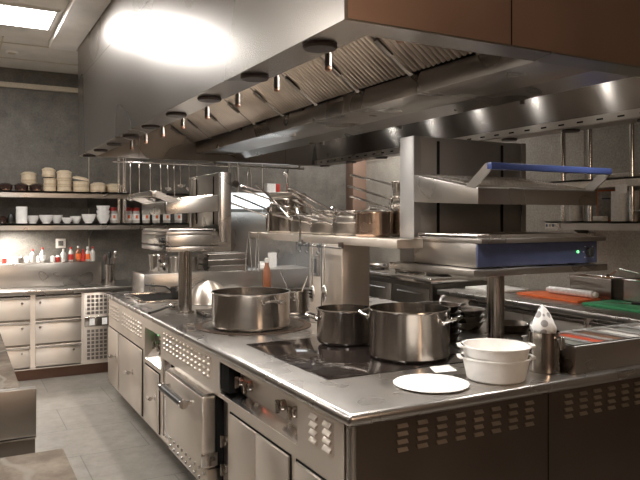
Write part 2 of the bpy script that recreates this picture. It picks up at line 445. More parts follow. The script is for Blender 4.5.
# ------------------------------------------------------------------ cooking island
isl = thing('cooking_island', 'long stainless steel cooking island with rounded worktop edge', 'cooking island', (0, 0, 0))
FX, FY = 1.16, 1.93
MB().box(1.30, 2.98, 1.97, 6.04, .12, .855).build('body', 'steel_dark', isl)
MB().box(1.25, 2.92, 2.02, 5.98, 0, .12).build('plinth', 'steel_dark', isl)
MB().box(1.13, 3.02, 1.89, 6.08, .855, .8994, .019, 4).build('worktop', 'steel_top', isl)
# left face with its openings
holes = [(2.33, 3.21, .665, .825), (4.33, 4.75, .56, .78), (3.09, 4.27, .15, .645)]
ys = sorted({1.972, 6.04} | {h[0] for h in holes} | {h[1] for h in holes}); zs = sorted({.12, .856} | {h[2] for h in holes} | {h[3] for h in holes})
lf = MB()
for ya, yb in zip(ys, ys[1:]):
    run = None
    for za, zb in zip(zs, zs[1:]):
        cy, cz = (ya+yb)/2, (za+zb)/2
        solid = not any(h[0] < cy < h[1] and h[2] < cz < h[3] for h in holes)
        if solid: run = (run[0], zb) if run else (za, zb)
        if (not solid or zb == zs[-1]) and run:
            lf.box(FX, 1.302, ya, yb, run[0], run[1]); run = None
lf.build('side_fascia', 'steel_face', isl)
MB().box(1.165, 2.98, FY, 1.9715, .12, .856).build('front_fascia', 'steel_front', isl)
MB().cyl((1.172, 1.942, .1), (1.172, 1.942, .856), .017).build('corner_post', 'steel', isl)
MB().box(2.085, 2.089, FY-.0015, FY, .12, .856).build('panel_joint', 'gap', isl)
# louvres
def louvre(m, p, ax, w, h, d=.012):
    if ax == 'y':   # on the front, normal -y
        x, z = p; m.prism([(FY, z-h/2), (FY-d, z-h/2), (FY-d*.8, z-h*.1), (FY, z+h/2)], 'x', x-w/2, x+w/2)
    else:
        y, z = p; m.prism([(FX, z-h/2), (FX-d, z-h/2), (FX-d*.8, z-h*.1), (FX, z+h/2)], 'y', y-w/2, y+w/2)
for x0, n in ((1.371, 8), (2.2, 9)):
    for i in range(n):
        for j in range(4):
            lv = MB(); louvre(lv, (x0+.087*i, .822-.028*j), 'y', .044, .013, .009); lv.build('louvre', 'steel_filter', isl)  # lighter steel than the fascia paints in the light the louvres reflect
lv = MB().box(FX-.0012, FX, 2.045, 2.23, .71, .832)
for y in (2.085, 2.19):
    for j in range(4): louvre(lv, (y, .815-.029*j), 'x', .055, .018)
lv.build('side_louvres', 'steel_face', isl)
def bumps(y0, y1, ny, z0, z1, nz):
    m = MB().box(FX-.0012, FX, y0, y1, z0, z1)
    for i in range(ny):
        for j in range(nz):
            m.lathe([(.0, .012), (.008, .010), (.0135, 0)], seg=10, mtx=Matrix.Translation((FX, y0+(y1-y0)*(i+.5)/ny, z0+(z1-z0)*(j+.5)/nz)) @ Matrix.Rotation(-PI/2, 4, 'Y') @ Matrix.Diagonal((.8, 1.5, 1, 1)))
    m.build('vent_bumps', 'steel_face', isl)
bumps(3.34, 4.27, 13, .70, .825, 4); bumps(4.82, 5.5, 9, .68, .80, 4); bumps(5.6, 6.0, 5, .69, .81, 4)
# doors
def door(y0, y1, z0, z1, hy=None, hz=None):
    d = MB().box(FX-.014, FX, y0, y1, z0, z1, .004).build('door', 'steel_face', isl)
    MB().box(FX-.003, FX+.001, y0-.008, y1+.008, z0-.008, z1+.008).build('gasket', 'gap', d)
    if hy:
        MB().cyl((FX-.014, hy, hz), (FX-.018, hy, hz), .02).cyl((FX-.014, hy, hz), (FX-.05, hy, hz), .010).cyl((FX-.055, hy-.04, hz+.006), (FX-.055, hy+.04, hz-.006), .014).build('handle', 'steel_bright', d)
door(5.6, 6.0, .15, .605, 5.68, .41); door(4.81, 5.56, .14, .605, 5.06, .40); door(4.35, 4.72, .14, .525, 4.42, .36)
door(2.725, 3.05, .15, .605); door(2.39, 2.717, .15, .605); door(1.99, 2.33, .15, .605)
# control niches
def knob(par, x, y, z, r=.021):
    k = MB().cyl((x, y, z), (x-.022, y, z), r, r*.9).cyl((x-.022, y, z), (x-.026, y, z), r*.9, r*.7).build('knob', 'knob', par)
    MB().box(x-.043, x-.024, y-.006, y+.006, z-r*1.25, z+r*1.05, .002).build('grip', 'knob', k)
cp = MB().box(1.225, 1.235, 2.33, 3.21, .665, .825).build('control_panel', 'steel_face', isl)
MB().prism([(1.162, .667), (1.226, .695), (1.226, .665), (1.162, .6655)], 'y', 2.33, 3.21).build('drip_ledge', 'steel_bright', cp)
for y in (3.06, 2.95, 2.585, 2.47): knob(cp, 1.225, y, .752, .025)
for y, m_ in ((3.06, 'dark_disc'), (2.94, 'red_light'), (2.60, 'red'), (2.49, 'red')): MB().cyl((1.225, y+.035, .806), (1.217, y+.035, .806), .008).build('pilot_lamp', m_, cp)
MB().box(1.163, 1.226, 3.09, 3.205, .69, .823).build('control_shroud', 'gap', cp)
cp2 = MB().box(1.235, 1.245, 4.33, 4.75, .56, .78).build('control_panel', 'steel_dark', isl)
MB().prism([(1.162, .562), (1.236, .63), (1.236, .56), (1.162, .5605)], 'y', 4.33, 4.75).build('drip_ledge', 'steel_bright', cp2)
for y in (4.67, 4.55, 4.42): knob(cp2, 1.235, y, .665, .024)
for y in (4.66, 4.48): MB().cyl((1.235, y, .735), (1.228, y, .735), .009).build('pilot_lamp', 'green_light', cp2)
for y in (4.6, 4.4): MB().box(1.228, 1.235, y-.02, y+.02, .705, .72).build('switch', 'steel_bright', cp2)
# oven with its thick pull-out door
ov = MB().box(1.085, 1.158, 3.26, 3.95, .275, .64, .008, 3).build('oven_door', 'steel_face', isl)
MB().box(1.158, 1.20, 3.27, 3.94, .285, .635).build('door_core', 'gap', ov)
MB().prism([(1.088, .64), (1.158, .64), (1.158, .655), (1.115, .655)], 'y', 3.27, 3.94).build('door_cap', 'steel_bright', ov)
MB().cyl((1.04, 3.44, .57), (1.04, 3.84, .57), .021).build('handle', 'black', ov)
hb = MB()
for y in (3.44, 3.84): hb.cyl((1.085, y, .575), (1.04, y, .57), .013).cyl((1.04, y-.014, .57), (1.04, y+.014, .57), .024)
hb.build('handle_mount', 'steel_bright', ov)
MB().box(1.078, 1.162, 3.243, 3.262, .29, .36, .003).build('hinge_plate', 'steel_bright', ov)
oc = MB().box(1.21, 1.302, 3.09, 4.27, .15, .645).build('oven_cavity', 'gap', isl)
MB().box(1.165, 1.20, 4.1, 4.26, .16, .64).build('side_rail', 'steel_bright', oc)
dr = MB().box(1.12, 1.2, 3.28, 4.0, .155, .262, .004).build('lower_drawer', 'steel_face', isl)
bb = MB()
for i in range(9):
    for j in range(2): bb.lathe([(0, .01), (.007, .008), (.012, 0)], seg=10, mtx=Matrix.Translation((1.12, 3.33+.078*i, .185+.045*j)) @ Matrix.Rotation(-PI/2, 4, 'Y'))
bb.build('drawer_bumps', 'steel_bright', dr)
MB().box(1.19, 1.215, 3.10, 3.235, .155, .64).build('oven_controls', 'steel_dark', isl)
for z in (.44, .30): knob(isl, 1.19, 3.16, z, .026)
# hobs let into the worktop
MB().box(1.30, 2.05, 2.345, 3.2, .899, .903, .001).build('ceramic_hob', 'glass_hob', isl)
def rrect(x0, x1, y0, y1, r, n=8):
    out = []
    for cx, cy, a0 in ((x1-r, y1-r, 0), (x0+r, y1-r, PI/2), (x0+r, y0+r, PI), (x1-r, y0+r, 1.5*PI)):
        for i in range(n+1): out.append((cx+r*math.cos(a0+PI/2*i/n), cy+r*math.sin(a0+PI/2*i/n)))
    return out
MB().lathe([(0, .899), (.35, .899), (.35, .9035), (0, .9035)], (1.575, 3.76, 0), 72).build('solid_top_surround', plain('heat_stained_brown', (.03, .017, .01), .5, spec=.3), isl)
MB().lathe([(0, .903), (.305, .903), (.305, .906), (0, .906)], (1.575, 3.76, 0), 72).build('solid_top_plate', 'pan_iron', isl)
# sunken griddle with raised rim near the far end
gr = MB().box(1.2, 1.78, 5.07, 5.095, .898, .92, .003).box(1.2, 1.78, 5.55, 5.575, .898, .935, .003).box(1.2, 1.23, 5.095, 5.55, .898, .93, .003).box(1.75, 1.78, 5.095, 5.55, .898, .93, .003).build('griddle_rim', 'steel_bright', isl)
MB().box(1.23, 1.75, 5.095, 5.55, .898, .908).build('griddle_plate', 'gap', gr)
rr = thing('raised_ledge', 'low steel ledge with containers on it across the far end of the island', 'ledge', (2.155, 5.81, .9))
MB().box(-.795, .795, -.21, .21, 0, .1795, .006).build('box_body', 'steel', rr)

# ------------------------------------------------------------------ gantry shelf on its pillar
gan = thing('gantry_shelf', 'steel shelf on a broad pillar along the middle of the island', 'shelf', (2.0, 3.5, .9))
MB().box(-.05, .14, -.16, .25, 0, .495, .004).build('pillar', 'steel_face', gan)
MB().box(-.0525, -.05, .085, .089, 0, .495).build('pillar_joint', 'gap', gan)
MB().prism([(-.05, -.71), (.115, -.71), (.115, -.45), (.40, -.45), (.40, 1.24), (-.05, 1.24)], 'z', .495, .5394, .003).build('shelf_board', 'steel_face', gan)
hr = MB().cyl((-.075, -.2, .478), (-.075, .36, .478), .006).build('hook_rail', 'steel_dark', gan)
for y in (-.17, .34): MB().box(-.078, -.049, y-.006, y+.006, .474, .51).build('rail_bracket', 'steel_dark', hr)
br_ = MB().box(-.062, -.05, .115, .205, .29, .42, .003).build('wall_bracket', 'steel_dark', gan)
MB().box(-.068, -.062, .13, .19, .31, .40, .002).build('slot_plate', 'gap', br_)
# utensils on the hook rail
def spoon(y, L, label, slotted):
    t = thing('slotted_spoon' if slotted else 'serving_spoon', label, 'spoon', (1.915, y, 1.378), 0, 'spoons hanging on the pillar')
    MB().tube([(.01, 0, .008), (.006, 0, .016), (-.004, 0, .014), (-.01, 0, 0), (-.008, 0, -L*.5), (-.012, 0, -L)], [.003, .003, .003, .0035, .005, .0055], 8).build('handle', 'steel_bright', t)
    rows = []
    for i in range(9):
        a = i/8; w = .034*math.sin(PI*min(max(a, .06), .97))**.6
        rows.append([(-.014-.012*math.sin(PI*a)*(1-(q/3)**2), w*q/3, -L-.10*a) for q in (-3, -2, -1, 0, 1, 2, 3)])
    b = MB().sheet(rows).build('bowl', 'steel_bright' if not slotted else 'steel', t, sharp=80)
    s_ = b.modifiers.new('Solidify', 'SOLIDIFY'); s_.thickness = .002
    if slotted:
        d = MB()
        for i in range(3):
            for q in (-1, 0, 1): d.box(-.0285, -.022, q*.013-.003, q*.013+.003, -L-.035-.02*i, -L-.025-.02*i)
        d.build('slots', 'gap', t)
spoon(3.62, .24, 'slotted spoon hanging on the pillar, left of the plain spoon', True)
spoon(3.47, .225, 'plain serving spoon hanging on the pillar, right of the slotted spoon', False)
for y, lb in ((3.80, 'black hook at the left end of the pillar rail'), (3.70, 'black hook second from left on the pillar rail'), (3.55, 'black hook between the two hanging spoons')):
    t = thing('hook', lb, 'hook', (1.925, y, 1.378), 0, 'black hooks on the pillar rail')
    MB().tube([(.0, 0, .014), (-.012, 0, .006), (-.012, 0, -.012), (-.008, 0, -.035), (-.02, 0, -.045), (-.03, 0, -.03)], .0055, 8).sphere((-.012, 0, .004), .016).build('bent_rod', 'black', t)
# tongs hanging off the far corner of the shelf
for i, (x, y, sp, L, lb) in enumerate(((1.935, 4.70, .055, .29, 'open steel tongs hanging at the far corner of the gantry shelf'), (1.93, 4.52, .03, .27, 'narrow steel tongs hanging nearer along the gantry shelf edge'))):
    t = thing('tongs', lb, 'tongs', (x, y, 1.43), 0, 'tongs on the gantry shelf')
    for s in (-1, 1): MB().tube([(0, 0, 0), (-.006, s*sp*.35, -.05), (-.006, s*sp, -L*.7), (-.004, s*sp*1.15, -L)], [.006, .007, .007, .009], 8, .5).build('arm', 'steel', t)
    MB().tube([(.02, -.012, .014), (.0, -.012, .016), (-.006, 0, .006), (0, .012, .016), (.02, .012, .014)], .004, 8).build('loop', 'steel', t)

# ------------------------------------------------------------------ salamander grills
def salamander(label, loc, rz, W, yf, yb0, yb1, front_mat, bar_mat, dz, ptx, dc=0, top=1.09, bh=.115, hz=.11, back_mat='steel_back', ov=1):
    t = thing('salamander_grill', label, 'grill', loc, rz, 'salamander grills on posts')
    h = W/2
    MB().cyl((ptx, 0, 0), (ptx, 0, .378+dz), .046, seg=32).lathe([(.046, 0), (.062, 0), (.06, .012), (.046, .016)], (ptx, 0, 0), 32).build('post', 'steel_pot', t)
    MB().box(-h-.07*ov, h+.02*ov, yf-.05*ov, yb1, .378+dz, .41+dz, .003).build('base_plate', 'steel', t)
    MB().box(-h, h, yf+.012, yb0, .415+dz, .415+bh+dz, .003).build('lower_body', 'steel', t)
    cpn = MB().box(-h, h, yf, yf+.012, .418+dz, .413+bh+dz, .002).build('control_panel', front_mat, t)
    kx, kz = h-.063, .415+bh*.5+dz; ks = min(1, bh/.1)
    k = MB().cyl((kx, yf, kz), (kx, yf-.02, kz), .026*ks, .022*ks).build('knob', 'black', cpn)
    MB().box(kx-.005, kx+.005, yf-.03, yf-.018, kz-.024*ks, kz+.024*ks, .002).build('grip', 'black', k)
    tk = MB()
    for i in range(7):
        a = -.7+i*(PI+1.4)/6
        if i in (0, 1, 2, 4, 5, 6): tk.box(-.004, .004, -.0012, 0, -.0015, .0015, mtx=Matrix.Translation((kx+.040*ks*math.cos(a), yf, kz+.040*ks*math.sin(a))))
    tk.build('dial_marks', 'white', cpn)
    MB().cyl((kx-.085, yf, kz+.004), (kx-.085, yf-.006, kz+.004), .007).build('pilot_lamp', 'green_light', cpn)
    MB().box(-h-.005*ov, h+.03*ov, yf-.03*ov, yb0-.01, .415+bh+dz, .438+bh+dz, .003).build('drip_tray', 'steel', t)
    rk = MB()
    for i in range(22): rk.cyl((-h+.03+(W-.06)*i/21, yf+.02, .451+bh+dz), (-h+.03+(W-.06)*i/21, yb0-.02, .451+bh+dz), .003, seg=6)
    rk.box(-h+.01, h-.01, yf+.01, yf+.02, .438+bh+dz, .455+bh+dz); rk.box(-h+.01, h-.01, yb0-.03, yb0-.02, .438+bh+dz, .455+bh+dz)
    rk.build('wire_rack', 'steel', t)
    bp = MB().box(-h, h, yb0+.012, yb1, .41+dz, top, .004).box(-h, -h+.045, yb0, yb0+.012, .41+dz, top).box(h-.03, h, yb0, yb0+.012, .41+dz, top).build('back_column', back_mat, t)
    sl_ = MB()
    for x in (-h+.21*W, h-.22*W): sl_.box(x-.009, x+.009, yb0+.009, yb0+.0125, .55+dz, top-.02)
    sl_.build('guide_slot', 'gap', bp)
    # sliding heating canopy
    MB().prism([(yf, .715+dc), (yb0-.002, .735+dc), (yb0-.002, .88+dc*1.9), (yf, .79+dc)], 'x', -h, h, .003).build('canopy', 'steel', t)
    gsh = MB()
    for i in range(30):
        x = -h+.05+(W-.1)*i/29; gsh.cyl((x, yf+.04, .803+dc), (x, yb0-.03, .881+dc*1.9), .0025, seg=6)
    for j in range(9):
        a = j/8; y = yf+.04+(yb0-.07-yf)*a; gsh.cyl((-h+.04, y, .803+dc+(.078+.9*dc)*a), (h-.04, y, .803+dc+(.078+.9*dc)*a), .003, seg=6)
    gsh.build('top_grille', 'steel_bright', t)
    for x in (-h+.004, h-.004):
        MB().prism([(yf+.09, .80+dc), (yf+.02, .79+dc), (yf-.085, .785+hz-.01+dc), (yf-.085, .785+hz+.02+dc), (yf-.05, .785+hz+.02+dc)], 'x', x-.004, x+.004).build('handle_arm', 'steel', t)
    MB().box(-h-.002, h+.002, yf-.092, yf-.06, .785+hz-.01+dc, .785+hz+.022+dc, .005).build('handle_bar', bar_mat, t)
    return t
salamander('blue-fronted salamander grill on a steel post at right', (2.545, 2.69, .9), 0, .815, -.29, .21, .34, 'blue', 'blue_bar', 0, -.028, hz=.098)
salamander('plain steel salamander grill on a post at the far left of the island', (1.37, 4.48, .9), -PI/2, .64, -.22, .13, .215, 'steel', 'steel', .057, .0, -.042, .95, .068, .055, 'steel', 0)

# ------------------------------------------------------------------ pots and pans on the island
def pot_profile(r, h, w=.004):
    return [(0, 0), (r-.02, 0), (r-.008, .004), (r, .016), (r, h-.012), (r+.005, h-.004), (r+.004, h), (r-w, h), (r-w, h-.012), (r-w, .02), (r-.02, .008), (0, .008)]
def loop_handle(m, r, z, ang, w=.055, out=.055, t=.007):
    pts = [(r-.004, -w, z), (r+out*.6, -w, z+.012), (r+out, -w*.75, z+.018), (r+out, w*.75, z+.018), (r+out*.6, w, z+.012), (r-.004, w, z)]
    R = Matrix.Rotation(ang, 4, 'Z')
    m.tube([R @ Vector(p) for p in pts], t, 10)
    for s in (-1, 1): m.sphere(R @ Vector((r+.002, s*w, z)), .013, seg=10)
def stock_pot(label, loc, r, h, ang, group='open stock pots on the island', name='stock_pot', hw=.055):
    t = thing(name, label, 'pot', loc, 0, group)
    b = MB().lathe(pot_profile(r, h), seg=64).build('body', 'steel_pot', t)
    MB().lathe([(0, -.0), (r*.86, 0), (r*.86, .006), (0, .006)], seg=48).build('base_disc', 'steel_dark', b)
    for a in (ang, ang+PI):
        m = MB(); loop_handle(m, r, h-.05, a, hw); m.build('handle', 'steel_bright', t)
    return t
ft = stock_pot('tall wide steel stock pot at the front of the ceramic hob', (1.855, 2.555, .9035), .187, .228, math.radians(-60))
stock_pot('smaller steel pot behind the front stock pot on the ceramic hob', (1.776, 3.011, .9035), .146, .178, math.radians(151))
stock_pot('large shallow steel pot on the solid top left of the hob', (1.536, 3.705, .9066), .2326, .208, math.radians(-82), hw=.06)
sp_ = stock_pot('small steel pot holding utensils behind the large left pot', (2.02, 4.08, .9), .085, .16, math.radians(40), hw=.03)
def stick(name, label, cat, p0, p1, r, mat, group=None, tip=None):
    t = thing(name, label, cat, p0, 0, group)
    d = Vector(p1)-Vector(p0)
    MB().tube([(0, 0, 0), tuple(d*.5), tuple(d)], [r*.8, r, r*1.1], 8).build('handle', mat, t)
    e = MB().sphere((0, 0, .0), tip or .022, (1, .5, .8), 12); e.build('head', mat, t)
    return t
stick('spoon', 'steel spoon leaning left out of the small utensil pot', 'spoon', (2.03, 4.09, .935), (1.93, 4.14, 1.19), .005, 'steel_bright', 'utensils in the small pot')
stick('whisk', 'steel utensil leaning right out of the small utensil pot', 'utensil', (2.0, 4.05, .935), (2.10, 4.06, 1.155), .007, 'steel_bright', 'utensils in the small pot')
# plate and tubs
pl = MB().lathe([(0, 0), (.11, 0), (.142, .005), (.147, .008), (.146, .010), (.11, .008), (0, .008)], seg=64).build('dinner_plate', 'porcelain', loc=(1.619, 2.085, .9))
tag(pl, 'flat round white plate lying at the front edge of the island worktop', 'plate')
def tub(label, z):
    t = thing('plastic_tub', label, 'tub', (1.916, 2.046, z), 0, 'stacked white tubs')
    MB().lathe([(0, 0), (.108, 0), (.116, .006), (.133, .086), (.139, .088), (.139, .093), (.130, .093), (.112, .012), (0, .008)], seg=56).build('body', 'white', t)
    for a in (2.65, 2.65+PI):
        R = Matrix.Rotation(a, 4, 'Z')
        MB().prism([(.13, -.045), (.152, -.034), (.156, 0), (.152, .034), (.13, .045)], 'z', .086, .093, mtx=R).build('lug', 'white', t)
    return t
tub('round white plastic tub, lower of the stack of two, on the worktop', .9)
tub('round white plastic tub, upper of the stack of two, set inside another', .945)
# canister with the dotted cloth
cn = thing('steel_canister', 'straight-sided steel canister holding a dotted cloth beside the white tubs', 'canister', (2.19, 2.05, .9))
MB().lathe([(0, 0), (.062, 0), (.066, .004), (.066, .168), (.068, .170), (.063, .170), (.063, .006), (0, .006)], seg=44).build('body', 'steel_pot', cn)
R = Matrix.Rotation(math.radians(-75), 4, 'Z')
MB().tube([R @ Vector(p) for p in ((.066, -.014, .147), (.080, -.014, .148), (.086, -.013, .105), (.086, .013, .105), (.080, .014, .148), (.066, .014, .147))], .006, 8).build('clip', 'steel_bright', cn)
cl = MB(); rows = []
prof = [(.0, .118), (.012, .108), (.032, .08), (.052, .05), (.069, .022), (.062, .004), (.052, -.02), (.045, -.09)]
for r, z in prof:
    rows.append([(r*.8*(1+.10*math.sin(4*a+z*45)+.05*math.sin(7*a))*math.cos(a)-.12*max(z, 0)**1.2, r*.8*(1+.10*math.sin(4*a+z*45)+.05*math.sin(7*a))*math.sin(a), z) for a in [2*PI*i/28 for i in range(29)]])
clo = cl.sheet(rows).build('folded_cloth', 'dots', loc=(2.19, 2.05, 1.066), sharp=80)
tag(clo, 'white cloth with grey dots folded to a point inside the steel canister', 'cloth')
# ingredient station with its inserts
st = thing('ingredient_station', 'low steel box holding food pans at the right front of the island', 'food pan holder', (2.264, 1.945, .9))
MB().box(0, .80, 0, .006, 0, .112).box(0, .80, .294, .3, 0, .112).box(0, .006, .006, .294, 0, .112).box(.794, .8, .006, .294, 0, .112).box(.006, .794, .006, .294, 0, .006).build('body', 'steel', st)
MB().box(-.004, .804, -.004, .014, .106, .1145, .002).box(-.004, .804, .286, .304, .106, .1145, .002).build('rim', 'steel_back', st)
fills = (('herb', 'narrow food pan of dark dressing, leftmost in the steel box'), ('sauce_red', 'narrow food pan of red chilli sauce in the steel box'), ('sauce_brown', 'narrow food pan of brown sauce right of the red chilli pan'),
         ('cream_sauce', 'narrow food pan of pale grey sauce in the steel box'), ('herb', 'narrow food pan of grey green dressing, second from right in the steel box'), ('cream_sauce', 'narrow food pan of pale sauce at the right end of the steel box'))
for i, (fm, lb) in enumerate(fills):
    t = thing('food_pan', lb, 'food pan', (2.275+.1285*i, 1.962, 1.0), 0, 'food pans in the steel box')
    w, l = .122, .265
    m = MB()
    pr = rrect(.008, w-.008, .01, l-.01, .025, 5)
    m.prism(pr, 'z', -.075, -.070)
    tb = bmesh.new(); n = len(pr)
    def ring(pts, z): return [tb.verts.new((p[0], p[1], z)) for p in pts]
    A = ring(pr, -.073); B = ring(rrect(.006, w-.006, .008, l-.008, .027, 5), .012); C_ = ring(rrect(0, w, 0, l, .012, 5), .016)
    for U, V in ((A, B), (B, C_)):
        for k in range(n): tb.faces.new((U[k], U[(k+1) % n], V[(k+1) % n], V[k]))
    m._merge(tb)
    po = m.build('pan', 'steel_back', t)
    sm = po.modifiers.new('Solidify', 'SOLIDIFY'); sm.thickness = .0015
    MB().prism(rrect(.009, w-.009, .011, l-.011, .024, 5), 'z', -.03, .005).build('filling', fm, t)
# patch of light on the worktop, made as a thin pale sheet
ps = MB().prism([(1.762, 2.240), (1.866, 2.226), (1.906, 2.330), (1.806, 2.338)], 'z', .9, .9012).build('light_patch', 'paper')
tag(ps, 'pale light patch made as a flat sheet between the plate and the ceramic hob', 'paper')

# frying pans
def frying_pan(label, loc, r, h, ang, L=.22, mat='pan_iron', hm='steel', rise=.05, group=None, name='frying_pan'):
    t = thing(name, label, 'pan', loc, ang, group)
    MB().lathe([(0, 0), (r*.72, 0), (r*.82, .006), (r, h), (r+.004, h+.002), (r-.003, h+.001), (r*.8, .01), (0, .005)], seg=44).build('body', mat, t)
    MB().tube([(r-.01, 0, h*.7), (r+.04, 0, h+.01), (r+L*.6, 0, h+rise*.7), (r+L, 0, h+rise)], [.009, .010, .013, .013], 8, .6).build('handle', hm, t)
    return t
for k, (dx, dy, a, lb) in enumerate(((0, 0, 2.6, 'dark frying pan at the bottom of the pan stack beside the front pot'), (0, 0, 2.9, 'dark frying pan second from bottom of the stack beside the front pot'),
                                     (0, 0, .55, 'dark frying pan third from bottom of the stack beside the front pot'), (0, 0, .3, 'dark frying pan fourth from bottom of the stack beside the front pot'), (0, 0, .75, 'dark frying pan on top of the stack beside the front pot'))):
    frying_pan(lb, (2.26+dx, 2.86+dy, .9+.036*k), .125, .042, a, .10 if k < 2 else .14, group='frying pans stacked beside the front pot', rise=.015)
for k, lb in enumerate(('steel pan at the bottom of the small stack behind the grill post', 'steel pan in the middle of the small stack behind the grill post', 'steel pan on top of the small stack behind the grill post')):
    frying_pan(lb, (2.63, 3.08, .9+.034*k), .12, .044, 2.9+.5*k, .09, 'steel', 'steel_bright', .02, 'steel pans stacked behind the grill post')
frying_pan('single dark pan standing right of the grill post', (2.80, 2.87, .9), .115, .045, -.3, .1, 'pan_iron', 'steel_bright', .01)
frying_pan('small pan with black handle on the worktop in front of the griddle', (1.38, 4.68, .9), .09, .03, math.radians(232), .40, 'steel_bright', 'black', .01)
frying_pan('small pan with black handle pointing left on the griddle', (1.57, 5.24, .9086), .09, .09, math.radians(182), .20, 'steel_bright', 'black', .03)
# hemispherical cover
dm = thing('dome_cover', 'shiny hemispherical steel dome standing behind the left grill post', 'dome cover', (1.68, 4.90, .9))
MB().lathe([(.155, 0), (.158, .004)]+[(.152*math.cos(a), .012+.160*math.sin(a)) for a in [PI/2*i/14 for i in range(15)]], seg=48).build('shell', 'steel_face', dm)
MB().lathe([(.152, 0), (.160, 0), (.160, .006), (.152, .010)], seg=48).build('rim', 'steel_bright', dm)
tr = thing('baking_tray', 'flat steel tray lying in front of the dome cover', 'tray', (1.60, 4.32, .9))
MB().box(-.17, .17, -.1, .1, 0, .004).box(-.17, .17, -.1, -.095, 0, .022).box(-.17, .17, .095, .1, 0, .022).box(-.17, -.165, -.1, .1, 0, .022).box(.165, .17, -.1, .1, 0, .022).build('body', 'steel', tr)
MB().tube([(-.172, -.1, .022), (.172, -.1, .022), (.172, .1, .022), (-.172, .1, .022)], .004, 8, closed=True).build('rim', 'steel_bright', tr)

# on the rear riser
def bucket(label, loc, r, h, mat='steel_bright'):
    t = thing('steel_container', label, 'container', loc, 0, 'containers on the rear riser')
    MB().lathe([(0, 0), (r*.8, 0), (r*.85, .004), (r, h), (r+.008, h+.003), (r-.004, h), (r*.8, .008), (0, .006)], seg=36).build('body', mat, t)
    MB().tube([(r*math.cos(a)*1.02, r*math.sin(a)*1.02, h-.006) for a in [2*PI*i/24 for i in range(24)]], .004, 6, closed=True).build('rim', mat, t)
bucket('tall steel container at the left end of the rear riser', (1.53, 5.82, 1.08), .075, .155, 'steel_bright')
bucket('small steel cup in front of the tall container on the rear riser', (1.55, 5.68, 1.08), .04, .085)
bucket('steel container right of the tall one on the rear riser', (1.68, 5.80, 1.08), .065, .13, 'steel')
bucket('dark steel container next to the left grill post on the rear riser', (1.83, 5.84, 1.08), .07, .12, 'steel_dark')
for k, lb in enumerate(('steel roasting tray at the bottom of the tray stack on the rear riser', 'steel roasting tray in the middle of the tray stack on the rear riser', 'steel roasting tray on top of the tray stack on the rear riser')):
    t = thing('roasting_tray', lb, 'tray', (2.13, 5.8, 1.08+.052*k), 0, 'roasting trays on the rear riser')
    w, d = .19, .13
    MB().box(-w, w, -d, d, 0, .004).box(-w, w, -d, -d+.005, 0, .045).box(-w, w, d-.005, d, 0, .045).box(-w, -w+.005, -d, d, 0, .045).box(w-.005, w, -d, d, 0, .045).build('body', 'steel' if k != 1 else 'steel_dark', t)
    MB().tube([(-w, -d, .046), (w, -d, .046), (w, d, .046), (-w, d, .046)], .005, 8, closed=True).build('rim', 'steel_bright', t)
def bottle(name, label, loc, r, h, body='clear', cap='red', lab=None, group=None, neck=.4):
    t = thing(name, label, 'bottle', loc, 0, group)
    MB().lathe([(0, 0), (r*.92, 0), (r, .006), (r, h*.58), (r*.8, h*.68), (r*neck, h*.78), (r*neck, h*.88), (0, h*.88)], seg=20).build('body', body, t)
    MB().lathe([(0, h*.86), (r*neck*1.15, h*.86), (r*neck*1.1, h*.97), (r*neck*.5, h), (0, h)], seg=16).build('cap', cap, t)
    if lab: MB().lathe([(r*1.012, h*.12), (r*1.012, h*.5)], seg=20).build('band', lab, t)
    return t
bottle('sauce_bottle', 'slim reddish bottle standing behind the large left pot', (2.38, 5.38, .9), .036, .30, 'jar_brown', 'clear', None, neck=.5)
wp = MB().lathe([(0, 0), (.04, 0), (.044, .03), (.03, .05), (.034, .062), (0, .062)], seg=24).build('sauce_dish', 'porcelain', loc=(2.52, 5.80, 1.08))
tag(wp, 'small white lidded dish on the rear riser under the gantry shelf', 'dish')
cdn = thing('notice_card', 'white notice card standing on the rear riser under the gantry shelf', 'card', (2.64, 5.84, 1.08))
MB().box(-.045, .045, 0, .004, 0, .14).build('sheet', 'paper', cdn)
MB().prism([(.004, 0), (.05, 0), (.004, .09)], 'x', -.02, .02).build('stand', 'steel', cdn)

# ------------------------------------------------------------------ saucepans on the gantry shelf (top at 1.44)
GZ = 1.44
def saucepan(label, loc, r, h, ang, L=.24, rise=.06, mat='steel_pot', group='saucepans on the gantry shelf'):
    t = thing('saucepan', label, 'saucepan', loc, math.radians(ang), group)
    MB().lathe(pot_profile(r, h, .003), seg=40).build('body', mat, t)
    z = h*.82
    MB().tube([(r-.003, 0, z), (r+.03, 0, z+.012), (r+L*.5, 0, z+rise*.55), (r+L*.92, 0, z+rise), (r+L, 0, z+rise*1.02)], [.012, .011, .011, .013, .010], 8, .6).build('handle', 'steel_bright', t)
    rv = MB().box(r-.002, r+.006, -.02, .02, z-.018, z+.014, .003).build('handle_plate', 'steel_bright', t)
    return t
saucepan('steel saucepan at the far left end of the gantry shelf, bottom of its pile', (2.13, 4.45, GZ), .155, .15, 168, .30, .10)
saucepan('steel saucepan stacked second in the far left pile on the gantry shelf', (2.13, 4.45, GZ+.075), .142, .12, 152, .26, .10)
saucepan('steel saucepan on top of the far left pile on the gantry shelf', (2.13, 4.45, GZ+.15), .13, .10, 196, .28, .07)
saucepan('dark saucepan with upright handle in the middle left of the gantry shelf', (2.15, 4.13, GZ), .13, .13, 172, .26, .22, 'steel_dark')
saucepan('low steel pan with long handle reaching over the shelf edge', (2.15, 3.84, GZ), .13, .085, 172, .26, .06, 'steel_dark')
saucepan('low steel pan nested above the long handled pan', (2.15, 3.84, GZ+.04), .121, .08, 150, .27, .10, 'steel')
